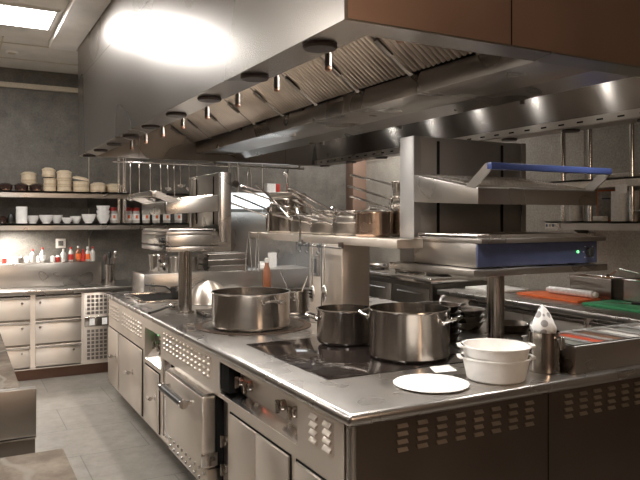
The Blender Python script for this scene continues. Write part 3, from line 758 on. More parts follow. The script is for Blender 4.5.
saucepan('low dark pan at the bottom of the pile left of the copper toned saucepan', (2.15, 3.55, GZ), .128, .085, 160, .22, .06, 'steel_dark')
saucepan('low steel pan second in the pile left of the copper toned saucepan', (2.15, 3.55, GZ+.045), .118, .075, 146, .26, .11, 'steel')
saucepan('low steel pan at the top of the pile left of the copper toned saucepan', (2.15, 3.55, GZ+.092), .108, .065, 152, .29, .14, 'steel_bright')
saucepan('shallow bright pan lying on the low pans in the middle of the gantry shelf', (2.15, 3.84, GZ+.1212), .127, .04, 205, .26, .10, 'steel_bright')
saucepan('shallow dark pan resting on the far left saucepan pile', (2.13, 4.45, GZ+.2512), .135, .045, 140, .22, .06, 'steel_dark')
cps = saucepan('large copper toned saucepan on the gantry shelf left of the grill column', (2.11, 3.255, GZ), .105, .145, 140, .14, .05, steel('warm_steel', (.36, .26, .2), .18, .3, .6, 6))
lid = thing('steel_cover', 'flat steel lid lying on the copper toned saucepan', 'lid', (2.11, 3.255, GZ+.1456))
MB().lathe([(0, .018), (.06, .016), (.105, .006), (.113, 0), (0, 0)], seg=40).build('disc', 'steel_bright', lid)
MB().tube([(-.03, 0, .015), (-.025, 0, .028), (.025, 0, .028), (.03, 0, .015)], .005, 8).build('grip', 'steel_bright', lid)
saucepan('steel saucepan at the bottom of the tall stack beside the grill column', (2.325, 3.24, GZ), .095, .2, 160, .24, .07)
saucepan('steel saucepan in the middle of the tall stack beside the grill column', (2.325, 3.24, GZ+.11), .084, .13, 152, .26, .08)
saucepan('steel saucepan on top of the tall stack beside the grill column', (2.325, 3.24, GZ+.20), .077, .125, 150, .25, .06)
# long ladle lying over the shelf edge
lb_ = thing('ladle', 'bent steel ladle lying over the saucepans and hooking down past the shelf edge', 'ladle', (2.0, 4.08, GZ))
MB().tube([(.105, .07, .05), (.075, .035, .14), (.03, -.02, .195), (-.04, -.10, .20), (-.082, -.22, .165), (-.086, -.27, .09), (-.086, -.275, -.05)], .0075, 8).build('handle', 'steel_bright', lb_)
MB().lathe([(0, -.035), (.03, -.028), (.045, 0), (.042, 0), (.028, -.024), (0, -.03)], (.125, .09, .05), 20).build('bowl', 'steel_bright', lb_)

# ------------------------------------------------------------------ back counter with drawers, left
bc = thing('drawer_counter', 'steel refrigerated drawer counter along the back wall at left', 'counter', (0, 0, 0))
BY = 6.88
MB().box(-1.2, 2.6, BY+.02, 7.58, .12, .82).build('body', 'steel_dark', bc)
MB().box(-1.2, 2.6, BY+.07, 7.55, 0, .12).build('plinth', steel('plinth_steel', (.2, .12, .09), .3, .5, 0), bc)
MB().box(-1.22, 2.62, BY-.02, 7.59, .82, .8654, .008, 3).build('worktop', 'steel_top', bc)
MB().box(-1.2, 1.31, 7.2, 7.58, .865, 1.0994, .005).build('raised_back', 'steel', bc)
MB().box(-1.2, 2.6, BY+.0, BY+.02, .112, .135).build('bottom_rail', 'steel_face', bc)
for x0, x1 in ((.15, .60), (.645, 1.06)):
    for j in range(3):
        z1 = .815-j*.236
        if j == 2: z0 = .135
        z0 = z1-.225
        d = MB().box(x0, x1, BY, BY+.022, z0, z1-.03, .003).build('drawer', 'steel_face', bc)
        MB().prism([(BY-.02, z1-.03), (BY-.022, z1-.012), (BY-.005, z1-.002), (BY+.02, z1-.002), (BY+.02, z1-.03), (BY, z1-.03), (BY-.004, z1-.018)], 'x', x0, x1).build('handle', 'steel_bright', d)
        lx = (x1-.07) if (x0 < .5 or j == 2) else (x0+.04)
        MB().cyl((lx, BY, z1-.07), (lx, BY-.012, z1-.07), .011).build('lock', 'steel_bright', d)
for xa, xb in ((.60, .645), (1.06, 1.085)): MB().box(xa, xb, BY+.005, BY+.022, .13, .82).build('stile', 'steel_face', bc)
cv = MB().box(1.085, 1.36, BY, BY+.022, .135, .815, .003).build('compressor_cover', 'steel_face', bc)
gv = MB()
for i in range(6):
    for j in range(5): gv.box(1.115+.04*i, 1.143+.04*i, BY-.002, BY+.001, .60+.04*j, .628+.04*j)
    for j in range(8): gv.box(1.115+.04*i, 1.143+.04*i, BY-.002, BY+.001, .155+.038*j, .182+.038*j)
gv.build('vent_holes', 'steel_dark', cv)
MB().box(1.09, 1.355, BY-.012, BY, .48, .575, .003).build('control_strip', 'steel_bright', cv)
for x in (1.16, 1.28): MB().box(x-.025, x+.025, BY-.014, BY-.012, .495, .56).build('display', 'paper', cv)
for x0 in (1.37, 1.98): 
    d = MB().box(x0, x0+.58, BY, BY+.022, .14, .81, .003).build('door', 'steel_face', bc)
    MB().box(x0+.05, x0+.53, BY-.018, BY-.008, .77, .785).build('handle', 'steel_bright', d)

# shelves on the back wall
for z, lb in ((1.755, 'upper steel wall shelf on the back wall'), (1.43, 'lower steel wall shelf on the back wall')):
    t = thing('wall_shelf', lb, 'shelf', (0, 7.2, z), 0, 'steel shelves on the back wall')
    MB().box(-1.2, 2.45, 0, .39, .045, .0644).box(-1.2, 2.45, 0, .012, 0, .0644).build('board', 'steel', t)
    for x in (-.3, .35, 1.25, 2.2): MB().prism([(.39, 0-.1), (.39, .045), (.05, .045)], 'x', x-.004, x+.004).build('bracket', 'steel_dark', t)
for x, y, r, lb in ((1.497, 7.25, .016, 'left and thinner steel pole at the shelves on the back wall'), (1.552, 7.25, .021, 'right and brighter steel pole at the shelves on the back wall')):
    t = thing('upright_pole', lb, 'pole', (x, y, 1.495), 0, 'poles at the back shelves')
    MB().cyl((0, 0, 0), (0, 0, .2595), r, seg=24).build('lower_tube', 'steel_bright', t)
    MB().cyl((0, 0, .3255), (0, 0, 1.604), r, seg=24).build('upper_tube', 'steel_bright', t)
    MB().lathe([(r, .3255), (r+.006, .3255), (r+.005, .333), (r, .336)], seg=24).build('foot_flange', 'steel', t)
sk = thing('wall_socket', 'square beige electrical socket on the back wall above the bottles', 'socket', (.962, 7.6, 1.279))
MB().box(-.05, .05, -.012, 0, -.05, .05, .004).build('plate', 'socket', sk)
MB().box(-.026, .026, -.014, -.011, -.026, .026, .002).build('insert', 'wall_back', sk)

# bamboo steamers, casseroles on the upper shelf (top 1.82)
SZ = 1.82
def steamer(label, loc, r, h, group, lid_=False, tilt=0):
    t = thing('bamboo_steamer', label, 'steamer', loc, 0, group)
    t.rotation_euler = (tilt, tilt*.6, random.random()*3)
    MB().lathe([(0, 0), (r, 0), (r, h), (r-.008, h), (r-.008, .015), (0, .015)], seg=36).build('wall', 'bamboo', t)
    MB().lathe([(r, h*.08), (r+.003, h*.1), (r+.003, h*.3), (r, h*.32)], seg=36).lathe([(r, h*.8), (r+.003, h*.82), (r+.003, h*.96), (r, h*.98)], seg=36).build('band', 'bamboo_rim', t)
    if lid_: MB().lathe([(0, h+.022), (r*.6, h+.018), (r+.004, h), (r+.004, h-.012), (0, h-.012)], seg=36).build('lid', 'bamboo', t)
G = 'bamboo steamers on the upper shelf'
steamer('bamboo steamer, lower of the leftmost pair above the dark casseroles', (.645, 7.44, SZ), .07, .095, G)
steamer('bamboo steamer, upper of the leftmost pair above the dark casseroles', (.635, 7.44, SZ+.095), .072, .088, G, True)
steamer('small bamboo steamer at the foot of the leaning three tier pile', (.815, 7.34, SZ), .066, .06, G)
steamer('bamboo steamer in the middle of the leaning three tier pile', (.825, 7.34, SZ+.06), .06, .075, G)
steamer('bamboo steamer tilted on top of the leaning three tier pile', (.81, 7.345, SZ+.145), .062, .08, G, True, .07)
steamer('bamboo steamer at the foot of the straight tall pile', (.965, 7.34, SZ), .068, .06, G)
steamer('bamboo steamer in the middle of the straight tall pile', (.965, 7.34, SZ+.06), .068, .06, G)
steamer('bamboo steamer with lid on top of the straight tall pile', (.963, 7.34, SZ+.12), .07, .085, G, True)
steamer('bamboo steamer at the foot of the pile with an open lid', (1.13, 7.34, SZ), .078, .062, G)
steamer('bamboo steamer second in the pile with an open lid', (1.13, 7.34, SZ+.062), .078, .05, G)
lo = thing('bamboo_cover', 'tilted bamboo lid resting on the pile right of the tall steamers', 'lid', (1.125, 7.34, SZ+.133)); lo.rotation_euler = (.12, .18, 0)
MB().lathe([(0, .03), (.05, .027), (.08, .015), (.083, 0), (.078, 0), (.05, .02), (0, .023)], seg=36).build('dome', 'bamboo', lo)
steamer('low wide bamboo steamer left of the pair of flat ones beside the pole', (1.30, 7.33, SZ), .078, .085, G, True)
steamer('low wide bamboo steamer nearest the upright poles', (1.47, 7.40, SZ), .08, .08, G, True)
for x, y, lb in ((.41, 7.30, 'dark casserole leftmost on the upper shelf'), (.555, 7.30, 'dark casserole in the middle of three on the upper shelf'), (.69, 7.28, 'dark casserole beside the bamboo steamers on the upper shelf')):
    t = thing('casserole', lb, 'casserole', (x, y, SZ), 0, 'dark casseroles on the upper shelf')
    MB().lathe([(0, 0), (.05, 0), (.064, .02), (.066, .05), (.06, .05), (.05, .01), (0, .008)], seg=30).build('body', 'casserole', t)
    MB().lathe([(.067, .05), (.069, .056), (.04, .075), (0, .08), (0, .05)], seg=30).build('lid', 'casserole', t)
    MB().prism([(-.035, -.075), (.035, -.075), (.025, -.105), (0, -.112), (-.025, -.105)], 'z', .004, .008).box(-.006, .006, -.078, -.066, .005, .02).build('handle', 'copper', t)
# bowls on the lower shelf (top 1.495)
LZ = 1.495
def bowl(label, loc, r, h, group='white bowls on the lower shelf', mat='porcelain'):
    t = thing('bowl', label, 'bowl', loc, 0, group)
    MB().lathe([(0, .006), (r*.5, .006), (r*.72, h*.3), (r*.93, h*.7), (r, h), (r-.005, h), (r*.9, h*.7), (r*.68, h*.34), (r*.4, .014), (0, .014)], seg=36).build('body', mat, t)
    MB().lathe([(0, 0), (r*.5, 0), (r*.52, .008), (0, .008)], seg=30).build('foot', mat, t)
bowl('white bowl left of the round white bowl, behind it on the lower shelf', (.665, 7.37, LZ), .065, .08)
bowl('deep round white bowl in the middle of the lower shelf', (.785, 7.28, LZ), .07, .085)
bowl('white bowl behind the round white bowl at its right', (.90, 7.42, LZ), .06, .085)
bowl('low flat white bowl on the lower shelf', (.985, 7.28, LZ), .056, .06)
bowl('white bowl at left of the wide bowl on the lower shelf', (1.08, 7.36, LZ), .06, .075)
bowl('wide white bowl on the lower shelf next to the stacked bowls', (1.195, 7.28, LZ), .072, .095)
bowl('white bowl at the bottom of the stack near the poles', (1.345, 7.30, LZ), .072, .09)
bowl('white bowl in the middle of the stack near the poles', (1.345, 7.30, LZ+.05), .07, .085)
bowl('white bowl on top of the stack near the poles', (1.345, 7.30, LZ+.1), .07, .085)
t = thing('white_canister', 'tall white cylinder canister on the left of the lower shelf', 'canister', (.556, 7.28, LZ))
MB().lathe([(0, 0), (.05, 0), (.053, .004), (.053, .15), (0, .15)], seg=32).build('body', 'porcelain', t)
MB().lathe([(.0, .17), (.05, .168), (.054, .16), (.054, .15), (0, .15)], seg=32).build('lid', 'porcelain', t)
for x, r, h, lb, m_ in ((.385, .045, .075, 'dark blue grey teapot at the left edge of the lower shelf', 'casserole'), (.463, .032, .10, 'black patterned jar left of the white canister', 'black')):
    t = thing('dark_jar', lb, 'jar', (x, 7.34, LZ), 0, 'dark jars on the lower shelf')
    MB().lathe([(0, 0), (r*.8, 0), (r, h*.3), (r, h*.7), (r*.7, h*.9), (0, h*.9)], seg=28).build('body', m_, t)
    MB().lathe([(0, h*1.02), (r*.3, h), (r*.7, h*.93), (r*.7, h*.88), (0, h*.88)], seg=24).build('lid', m_, t)
G = 'squat red-capped jars on the lower shelf'
for x, lb in ((1.462, 'red-capped sauce jar just left of the bright upright pole'), (1.618, 'red-capped sauce jar just right of the bright upright pole'), (1.70, 'red-capped sauce jar second right of the bright upright pole'),
              (1.81, 'red-capped sauce jar third right of the bright upright pole'), (1.92, 'red-capped sauce jar fourth right of the bright upright pole'), (2.04, 'red-capped sauce jar behind the left grill canopy'), (2.17, 'red-capped sauce jar farthest right on the lower shelf')):
    t = thing('sauce_jar', lb, 'jar', (x, 7.36, LZ), 0, G)
    MB().lathe([(0, 0), (.036, 0), (.04, .006), (.04, .12), (.032, .135), (0, .135)], seg=24).build('body', 'clear', t)
    MB().lathe([(0, .17), (.036, .168), (.038, .16), (.038, .132), (0, .132)], seg=24).build('cap', 'red', t)
    MB().lathe([(.0408, .03), (.0408, .1)], seg=24).build('band', 'paper', t)
    MB().box(-.012, .012, -.043, -.0405, .05, .085, .001).build('emblem', 'orange', t)

# bottles on the raised back
RZ = 1.10
G = 'bottles on the raised back of the drawer counter'
for x, h, body, cap, band, lb in ((.662, .135, 'clear', 'red', None, 'clear bottle with red cap, first from left by itself'), (.755, .15, 'clear', 'red', 'paper', 'clear bottle with red cap left of the socket'),
        (.955, .135, 'clear', 'clear', None, 'plain clear bottle under the socket'), (1.028, .15, 'clear', 'red', 'red', 'clear bottle with red cap and red band right of the socket'),
        (1.10, .16, 'jar_brown', 'clear', 'orange', 'dark amber bottle with pale cap in the right bottle cluster'), (1.15, .125, 'red', 'red', None, 'all red squeeze bottle in the right bottle cluster'),
        (1.195, .15, 'clear', 'paper', 'orange', 'bottle with white cap and orange band in the right bottle cluster'), (1.245, .15, 'clear', 'red', None, 'clear bottle with red cap at the right end of the row')):
    bottle('condiment_bottle', lb, (x, 7.34, RZ), .027, h, body, cap, band, G)
for x, m_, lb in ((.40, 'red', 'low red pot at the left edge of the bottle row'), (.455, 'porcelain', 'small white pot second in the row of small pots'), (.505, 'porcelain', 'small white pot third in the row of small pots'), (.555, 'steel_dark', 'dark pepper mill top in the row of small pots'),
                  (.605, 'porcelain', 'small white pot left of the first red-capped bottle'), (.712, 'porcelain', 'small white pot between the first two red-capped bottles'), (.85, 'porcelain', 'small white pot left of the clear bottle'), (.90, 'red', 'low red tub left of the clear bottle')):
    t = thing('condiment_pot', lb, 'pot', (x, 7.34, RZ), 0, 'small condiment pots in the bottle row')
    MB().lathe([(0, 0), (.02, 0), (.023, .02), (.021, .05), (0, .05)], seg=18).build('body', m_, t)
    MB().lathe([(0, .066), (.01, .064), (.022, .054), (.022, .049), (0, .049)], seg=18).build('lid', m_ if m_ != 'red' else 'porcelain', t)
# utensil holder
uh = thing('utensil_holder', 'steel cylinder of utensils on the back counter beside the raised back', 'utensil holder', (1.38, 7.12, .866))
MB().lathe([(0, 0), (.05, 0), (.05, .205), (.047, .205), (.047, .005), (0, .005)], seg=30).build('body', 'steel_pot', uh)
G = 'utensils in the back counter holder'
for p0, p1, m_, n_, lb in (((1.358, 7.125, .885), (1.335, 7.13, 1.16), 'dark_brown', 'wooden_spoon', 'dark wooden spoon leaning left in the utensil holder'),
                       ((1.378, 7.135, .885), (1.383, 7.155, 1.19), 'black', 'spatula', 'black spatula upright in the utensil holder'),
                       ((1.395, 7.115, .885), (1.432, 7.10, 1.20), 'steel_bright', 'serving_spoon', 'bright spoon leaning right in the utensil holder')):
    t = thing(n_, lb, 'utensil', p0, 0, G); d = Vector(p1)-Vector(p0)
    MB().tube([(0, 0, 0), tuple(d*.6), tuple(d*.85)], .006, 8).build('handle', m_, t)
    MB().sphere(tuple(d*.92), .028, (.7, .35, 1.4), 14).build('head', m_, t)

# far lamp on the back wall between the left grill and the pots
wl = thing('wall_lamp', 'long bright white box lamp on the back wall behind the saucepans', 'lamp', (3.15, 7.6, 1.75))
MB().box(-.40, .40, -.30, -.01, -.09, .09, .012, 3).build('diffuser', 'lamp_cool', wl)
MB().box(-.41, .41, -.31, 0, .09, .10, .002).build('top_plate', 'white', wl)
MB().cyl((.40, -.15, 0), (.47, -.15, 0), .08, .06, 28).build('end_cap', 'white', wl)
rb = thing('recipe_box', 'small red and white box on top of the far wall lamp', 'box', (3.35, 7.42, 1.85))
MB().box(-.085, .03, -.05, .05, 0, .115, .003).build('carton', 'paper', rb)
MB().box(.03, .085, -.05, .05, 0, .115, .003).build('carton_end', 'red', rb)
spt = thing('pipe_spout', 'curved steel pipe rising above the far wall lamp', 'pipe', (3.55, 7.40, 1.85))
MB().tube([(0, 0, 0), (0, 0, .12), (-.005, 0, .2), (-.03, 0, .24), (-.06, 0, .25)], .02, 12).build('tube', 'steel_bright', spt)
MB().lathe([(.02, 0), (.034, 0), (.032, .012), (.02, .016)], seg=20).build('collar', 'steel', spt)
for x in (2.83, 2.94):
    t = thing('shelf_pole', 'steel pole behind the hanging tongs, %s of the pair' % ('left' if x < 2.9 else 'right'), 'pole', (x, 7.5, 1.85), 0, 'poles above the far lamp')
    MB().cyl((0, 0, 0), (0, 0, 1.25), .014).build('tube', 'steel_bright' if x < 2.9 else 'steel', t)
    MB().lathe([(.014, 0), (.03, 0), (.028, .008), (.014, .012)], seg=18).build('foot_flange', 'steel', t)

# ------------------------------------------------------------------ right-hand counter
rc = thing('prep_counter', 'steel preparation counter with wide drawers along the right aisle', 'counter', (0, 0, 0))
MB().box(3.87, 4.68, .8, 4.83, .12, .855).build('body', 'steel_dark', rc)
MB().box(3.93, 4.66, .8, 4.80, 0, .12).build('plinth', 'steel_dark', rc)
MB().box(3.83, 4.69, .78, 4.85, .855, .8994, .008, 3).build('worktop', 'steel_top', rc)
MB().box(3.85, 3.872, 4.44, 4.83, .13, .85, .003).build('end_panel', 'steel_face', rc)
for y0, y1 in ((3.22, 4.42), (1.98, 3.18), (.82, 1.94)):
    for z0, z1 in ((.50, .845), (.14, .485)):
        d = MB().box(3.85, 3.872, y0, y1, z0, z1-.035, .003).build('drawer', 'steel', rc)
        MB().prism([(3.83, z1-.035), (3.828, z1-.014), (3.845, z1-.004), (3.872, z1-.004), (3.872, z1-.035), (3.85, z1-.035), (3.846, z1-.02)], 'y', y0, y1).build('handle', 'steel_bright', d)
for ya, yb in ((3.18, 3.22), (1.94, 1.98)): MB().box(3.855, 3.872, ya, yb, .13, .85).build('stile', 'steel_face', rc)
def board(label, mat, pts):
    o = MB().prism(pts, 'z', .9, .918, .003).build('cutting_board', mat); tag(o, label, 'cutting board', 'cutting boards on the right counter'); return o
board('white cutting board at the far end of the right counter', 'board_white', [(4.08, 4.36), (4.46, 4.34), (4.48, 5.0-.2), (4.12, 5.0-.2)])
board('orange cutting board in the middle of the right counter', 'orange', [(4.15, 3.55), (4.45, 3.58), (4.47, 4.22), (4.19, 4.22)])
board('green cutting board near the right edge of the picture', 'green', [(4.10, 2.86), (4.44, 2.86), (4.45, 3.48), (4.12, 3.48)])
kf = thing('chef_knife', 'black-handled knife lying on the green cutting board', 'knife', (4.33, 3.22, .918), -1.1)
MB().box(0, .13, -.013, .013, 0, .018, .005).build('handle', 'black', kf)
MB().prism([(-.2, .0), (-.12, -.024), (0, -.02), (0, .016), (-.1, .014)], 'z', .002, .005).build('blade', 'steel_bright', kf)
fr_ = thing('film_roll', 'roll of clear wrap lying on the back edge of the orange board', 'film roll', (4.38, 3.83, .949), 0)
MB().cyl((0, -.24, 0), (0, .2, 0), .03).build('roll', 'film', fr_)
MB().cyl((0, -.27, 0), (0, -.24, 0), .02).cyl((0, .2, 0), (0, .23, 0), .02).build('core', 'paper', fr_)
def gastro(label, x0, x1, y0, y1, h, fill):
    t = thing('gastro_container', label, 'food container', (x0, y0, .9), 0, 'deep steel containers on the right counter')
    w, l = x1-x0, y1-y0
    m = MB(); m.box(0, w, 0, .004, 0, h).box(0, w, l-.004, l, 0, h).box(0, .004, .004, l-.004, 0, h).box(w-.004, w, .004, l-.004, 0, h).box(.004, w-.004, .004, l-.004, 0, .006)
    m.build('body', 'steel_pot', t)
    MB().tube([(-.004, -.004, h), (w+.004, -.004, h), (w+.004, l+.004, h), (-.004, l+.004, h)], .007, 8, closed=True).build('rim', 'steel_bright', t)
    if fill:
        f = MB().box(.006, w-.006, .006, l-.006, .05, h-.02)
        for i in range(16): f.sphere((.03+(w-.06)*random.random(), .03+(l-.06)*random.random(), h-.02), .022+.012*random.random(), (1, 1.3, .6), 10)
        f.build('contents', fill, t)
gastro('steel container of browned food behind the orange board', 4.49, 4.67, 3.52, 3.92, .17, 'food')
gastro('steel container of food at the right edge beyond the green board', 4.48, 4.67, 2.95, 3.40, .18, 'food')
stick('serving_spoon', 'steel spoon handle sticking out of the browned food container', 'spoon', (4.58, 3.62, 1.085), (4.40, 3.40, 1.15), .006, 'steel_bright', 'spoons in the right containers')
stick('serving_spoon', 'steel spoon handle sticking out of the right edge container', 'spoon', (4.58, 3.1, 1.095), (4.46, 3.42, 1.16), .006, 'steel_bright', 'spoons in the right containers')

# lower equipment further along the right aisle
rg = thing('steel_range', 'dark steel range unit beyond the end of the right counter', 'range', (0, 0, 0))
MB().box(3.90, 4.66, 5.0, 6.9, .1, .93).build('body', 'steel_dark', rg)
MB().box(3.86, 4.68, 4.98, 6.92, .93, .9844, .008, 3).build('worktop', 'steel_bright', rg)
MB().box(3.95, 4.62, 5.05, 6.85, 0, .1).build('plinth', 'gap', rg)
for y0, y1 in ((5.04, 5.6), (5.66, 6.22), (6.28, 6.86)):
    d = MB().box(3.885, 3.90, y0, y1, .14, .88, .004).build('door', 'steel_dark', rg)
    MB().cyl((3.87, y0+.08, .83), (3.87, y1-.08, .83), .01).build('handle', 'steel_bright', d)
stock_pot('steel pot standing on the range beyond the right counter', (4.2, 5.75, .985), .17, .10, .5, 'pans on the far range')
frying_pan('frying pan on the near end of the far range', (4.2, 5.3, .985), .14, .045, 2.5, .2, group='pans on the far range')
frying_pan('frying pan on the far end of the far range', (4.15, 6.3, .985), .14, .045, 2.8, .22, 'steel', group='pans on the far range')

# shelves and poles on the right wall
for z, y1_, mat, lb in ((1.455, 4.06, 'steel', 'lower steel shelf on the right wall'), (1.785, 4.20, 'socket', 'upper white-fronted shelf on the right wall')):
    t = thing('wall_shelf', lb, 'shelf', (4.35, .9, z), 0, 'shelves on the right wall')
    MB().box(0, .345, 0, y1_-.9, .055, .0694).box(0, .012, 0, y1_-.9, 0, .0694).build('board', mat, t)
    for y in (.4, 1.3, 2.3, 3.0): MB().prism([(.34, -.10), (.34, .055), (.05, .055)], 'y', y-.004, y+.004).build('bracket', 'steel_dark', t)
ss = MB().box(4.338, 4.35, 3.90, 4.04, 1.468, 1.508, .002).build('socket_strip', 'socket'); tag(ss, 'small switch strip on the front of the lower right wall shelf', 'socket strip')
for i, b_ in enumerate((.015, .055, .09, .12)):
    MB().box(-.0025, 0, b_-.008, b_+.01, -.012, .012).build('switch', 'blue_bar' if i % 2 else 'knob', ss, (4.338, 3.905, 1.488))
for y, lb in ((3.913, 'steel pole left of the pair above the blue handle'), (3.643, 'steel pole right of the pair above the blue handle'), (3.268, 'steel pole at the right edge by the dark shade block')):
    t = thing('wall_pole', lb, 'pole', (4.40, y, 1.525), 0, 'poles at the right wall shelves')
    for z0, z1, n_ in ((0, .2595, 'lower_tube'), (.3303, 1.574, 'upper_tube')):
        MB().cyl((0, 0, z0), (0, 0, z1), .017, seg=20).build(n_, 'steel_bright', t)
        MB().box(.02, .045, .012, .04, z0, z1).build('backing_post', 'steel_dark', t)
def roll(label, y, r, h, name='paper_roll', mat='paper', z=1.525, x=4.5):
    t = thing(name, label, 'roll', (x, y, z), 0, 'rolls on the lower right shelf')
    MB().lathe([(.02, 0), (r, 0), (r, h), (.02, h)], seg=36).build('paper', mat, t)
    MB().lathe([(.02, 0), (.02, h), (.017, h), (.017, 0), (.02, 0)], seg=20).build('core', 'bamboo', t)
roll('white paper roll on the lower right shelf left of the pole', 3.86, .055, .15)
roll('large white paper roll on the lower right shelf near the picture edge', 3.40, .10, .23)
cb = thing('clipboard', 'orange-framed board leaning on the lower right shelf', 'board', (4.56, 3.62, 1.525))
MB().box(-.008, .0, -.08, .08, 0, .25, .002).build('frame', 'orange', cb)
MB().box(-.010, -.008, -.068, .068, .012, .238).build('sheet', 'wall_right', cb)
MB().box(-.013, -.009, -.05, .03, .175, .185).build('clip', 'blue', cb)
bx = MB().box(4.40, 4.47, 3.53, 3.62, 1.525, 1.565, .003).build('small_box', 'paper'); tag(bx, 'small white box in front of the orange-framed board', 'box')
pt = thing('wrapped_dish', 'plate of wrapped food on the lower right shelf at the picture edge', 'dish', (4.47, 3.16, 1.525))
MB().lathe([(0, .07), (.07, .07), (.11, .08), (.11, .085), (.06, .078), (0, .078)], seg=30).lathe([(0, 0), (.05, 0), (.04, .03), (.04, .072), (0, .072)], seg=30).build('plate', 'porcelain', pt)
MB().sphere((0, 0, .09), .07, (1, 1, .5), 18).build('food', 'bamboo', pt)
tg_ = MB().box(4.335, 4.337, 3.26, 3.36, 1.735, 1.80).build('hanging_card', 'paper'); tag(tg_, 'white label card hanging from the upper right shelf edge', 'label card')
MB().cyl((0, .05, .06), (.014, .05, .06), .004).build('pin', 'steel', tg_, (4.335, 3.26, 1.735))
jr = thing('tray_stack', 'white trays lying on the upper right shelf', 'tray', (4.455, 3.0, 1.855))
MB().box(0, .22, 0, .62, 0, .02, .004).build('tray', 'paper', jr); MB().box(0, .22, .02, .6, .02, .04, .004).build('liner', 'white', jr)
wc = thing('shade_block', 'dark brown block standing in for shadow at the top right edge', 'dark_brown', (4.36, 1.6, 1.98))  # dark block added where shadow falls on the right wall
MB().box(0, .33, 0, 1.52, 0, .75).build('body', 'dark_brown', wc)
for y0, y1 in ((.01, .755), (.765, 1.51)):
    d = MB().box(-.018, 0, y0, y1, .01, .74, .003).build('door', 'dark_brown', wc); MB().cyl((-.03, y0+.06, .1), (-.03, y0+.06, .22), .006).build('handle', 'steel_bright', d)

# framed notice on the right wall near the far corner
fn = thing('framed_notice', 'orange-framed notice on the far end of the right wall', 'notice', (4.7, 6.55, 1.66))
MB().box(-.015, 0, -.13, .13, -.10, .12, .003).build('frame', 'orange', fn); MB().box(-.017, -.015, -.11, .11, -.08, .10).build('sheet', 'paper', fn)

# ------------------------------------------------------------------ left foreground worktables
wt = thing('stone_worktable', 'stone-topped worktable with steel fascia at the left edge', 'worktable', (0, 0, 0))
MB().box(-1.5, .21, 2.80, 5.2, .87, .9, .004).build('stone_top', 'stone', wt)
MB().box(-1.5, .262, 2.755, 2.80, .72, .902, .004).build('fascia', 'steel_dark', wt)
MB().box(-1.5, .262, 2.75, 2.80, .712, .718).build('fascia_trim', 'steel_bright', wt)
MB().box(-1.5, .19, 2.80, 5.2, .68, .87).build('apron', 'steel_dark', wt)
MB().box(-1.5, .258, 2.762, 2.80, 0, .711).build('front_skirt', 'steel_dark', wt)
MB().box(-1.5, .15, 2.86, 5.15, 0, .68).build('body', 'steel_dark', wt)
wt2 = thing('stone_counter', 'brown veined stone counter in the bottom left corner', 'counter', (0, 0, 0))
MB().box(-1.5, .262, .5, 2.01, .87, .9, .005).build('stone_top', 'stone', wt2)
MB().box(-1.5, .22, .55, 1.96, 0, .87).build('body', 'steel_dark', wt2)

# ------------------------------------------------------------------ lights
def area(name, loc, rot, sx, sy, power, col=(1, .95, .89)):
    l = bpy.data.lights.new(name, 'AREA'); l.shape = 'RECTANGLE'; l.size = sx; l.size_y = sy; l.energy = power; l.color = col
    o = bpy.data.objects.new(name, l); COL.objects.link(o); o.location = loc; o.rotation_euler = rot; return o
for y in (2.5, 3.8, 5.1):
    o = area('hood_lamp', (1.55, y, 2.32), (0, 0, 0), .09, 1.1, 19); o.data.spread = math.radians(150)
for x, y, p in ((2.75, 2.0, 7), (2.75, 4.4, 12)):
    o = area('hood_lamp', (x, y, 2.24), (0, 0, 0), .14, .3 if y < 3 else 1.6, p); o.data.spread = math.radians(115)
for k in range(6):
    area('added_streak_light', (2.7, 2.44+.64*k, 2.47), (0, math.radians(-90), 0), .03, .03, .4)  # added unseen lights that draw bright streaks on the inner skirt
area('shelf_lamp', (.15, 7.33, 1.41), (0, 0, 0), .9, .12, 36)
area('front_lamp', (1.6, -1.7, 2.2), (math.radians(75), 0, 0), 1.0, .6, 20, (1, .72, .5))
w = bpy.data.worlds.new('World'); SC.world = w; w.use_nodes = True
w.node_tree.nodes['Background'].inputs[0].default_value = (.5, .46, .42, 1); w.node_tree.nodes['Background'].inputs[1].default_value = .15

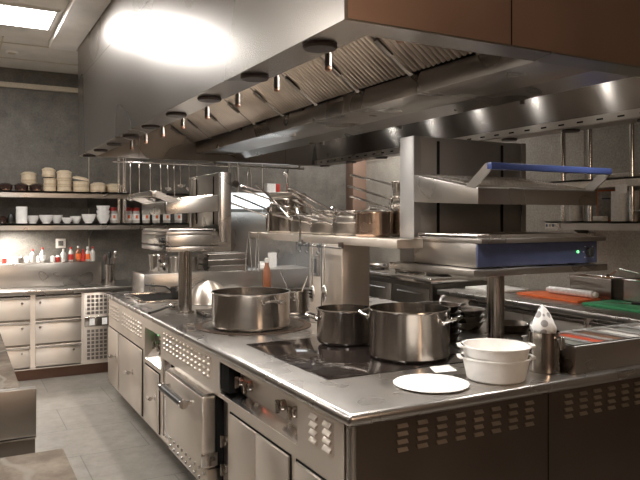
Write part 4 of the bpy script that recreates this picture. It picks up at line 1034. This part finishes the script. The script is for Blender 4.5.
# ------------------------------------------------------------------ faint steam over the open pots
def steam_mat():
    m = bpy.data.materials.new('steam'); m.use_nodes = True; nt = m.node_tree; nt.nodes.clear()
    out = nt.nodes.new('ShaderNodeOutputMaterial'); v = nt.nodes.new('ShaderNodeVolumeScatter')
    v.inputs['Color'].default_value = (.95, .95, .96, 1); v.inputs['Anisotropy'].default_value = .1
    tc = nt.nodes.new('ShaderNodeTexCoord')
    n = nt.nodes.new('ShaderNodeTexNoise'); n.inputs['Scale'].default_value = 2.2; n.inputs['Detail'].default_value = 3
    link(nt, tc.outputs['Object'], n.inputs['Vector'])
    g = nt.nodes.new('ShaderNodeTexGradient'); g.gradient_type = 'SPHERICAL'
    mp = nt.nodes.new('ShaderNodeMapping'); mp.inputs['Scale'].default_value = (1/.22, 1/.55, 1/.17)
    link(nt, tc.outputs['Object'], mp.inputs['Vector']); link(nt, mp.outputs['Vector'], g.inputs['Vector'])
    r = ramp(nt, n.outputs['Fac'], [(.35, (0, 0, 0)), (.7, (1, 1, 1))])
    a = nt.nodes.new('ShaderNodeMath'); a.operation = 'MULTIPLY'
    b = nt.nodes.new('ShaderNodeMath'); b.operation = 'MULTIPLY'; b.inputs[1].default_value = STEAM
    link(nt, g.outputs['Fac'], a.inputs[0]); link(nt, r.outputs['Color'], a.inputs[1]); link(nt, a.outputs[0], b.inputs[0])
    link(nt, b.outputs[0], v.inputs['Density']); link(nt, v.outputs[0], out.inputs['Volume'])
    return m
STEAM = .8
M['steam'] = steam_mat()
stm = MB().sphere((0, 0, 0), 1, (.22, .55, .17), 24).build('steam', 'steam', loc=(1.64, 3.35, 1.315))
tag(stm, 'faint white steam drifting above the open pots on the hob', 'steam', kind='stuff')

# ------------------------------------------------------------------ camera
cam = bpy.data.cameras.new('camera'); co = bpy.data.objects.new('camera', cam); COL.objects.link(co)
co.location = (0, 0, 1.55); co.rotation_euler = (PI/2, 0, -math.radians(28.4))
cam.sensor_width = 36; cam.lens = 36*669/640; cam.shift_y = -22/640; cam.clip_start = .05
SC.camera = co
SC.view_settings.view_transform = 'Standard'; SC.view_settings.look = 'None'
SC.cycles.sample_clamp_indirect = 4; SC.cycles.blur_glossy = 1.0
SC.view_settings.exposure = .3; SC.view_settings.gamma = 1; SC.view_settings.use_curve_mapping = False
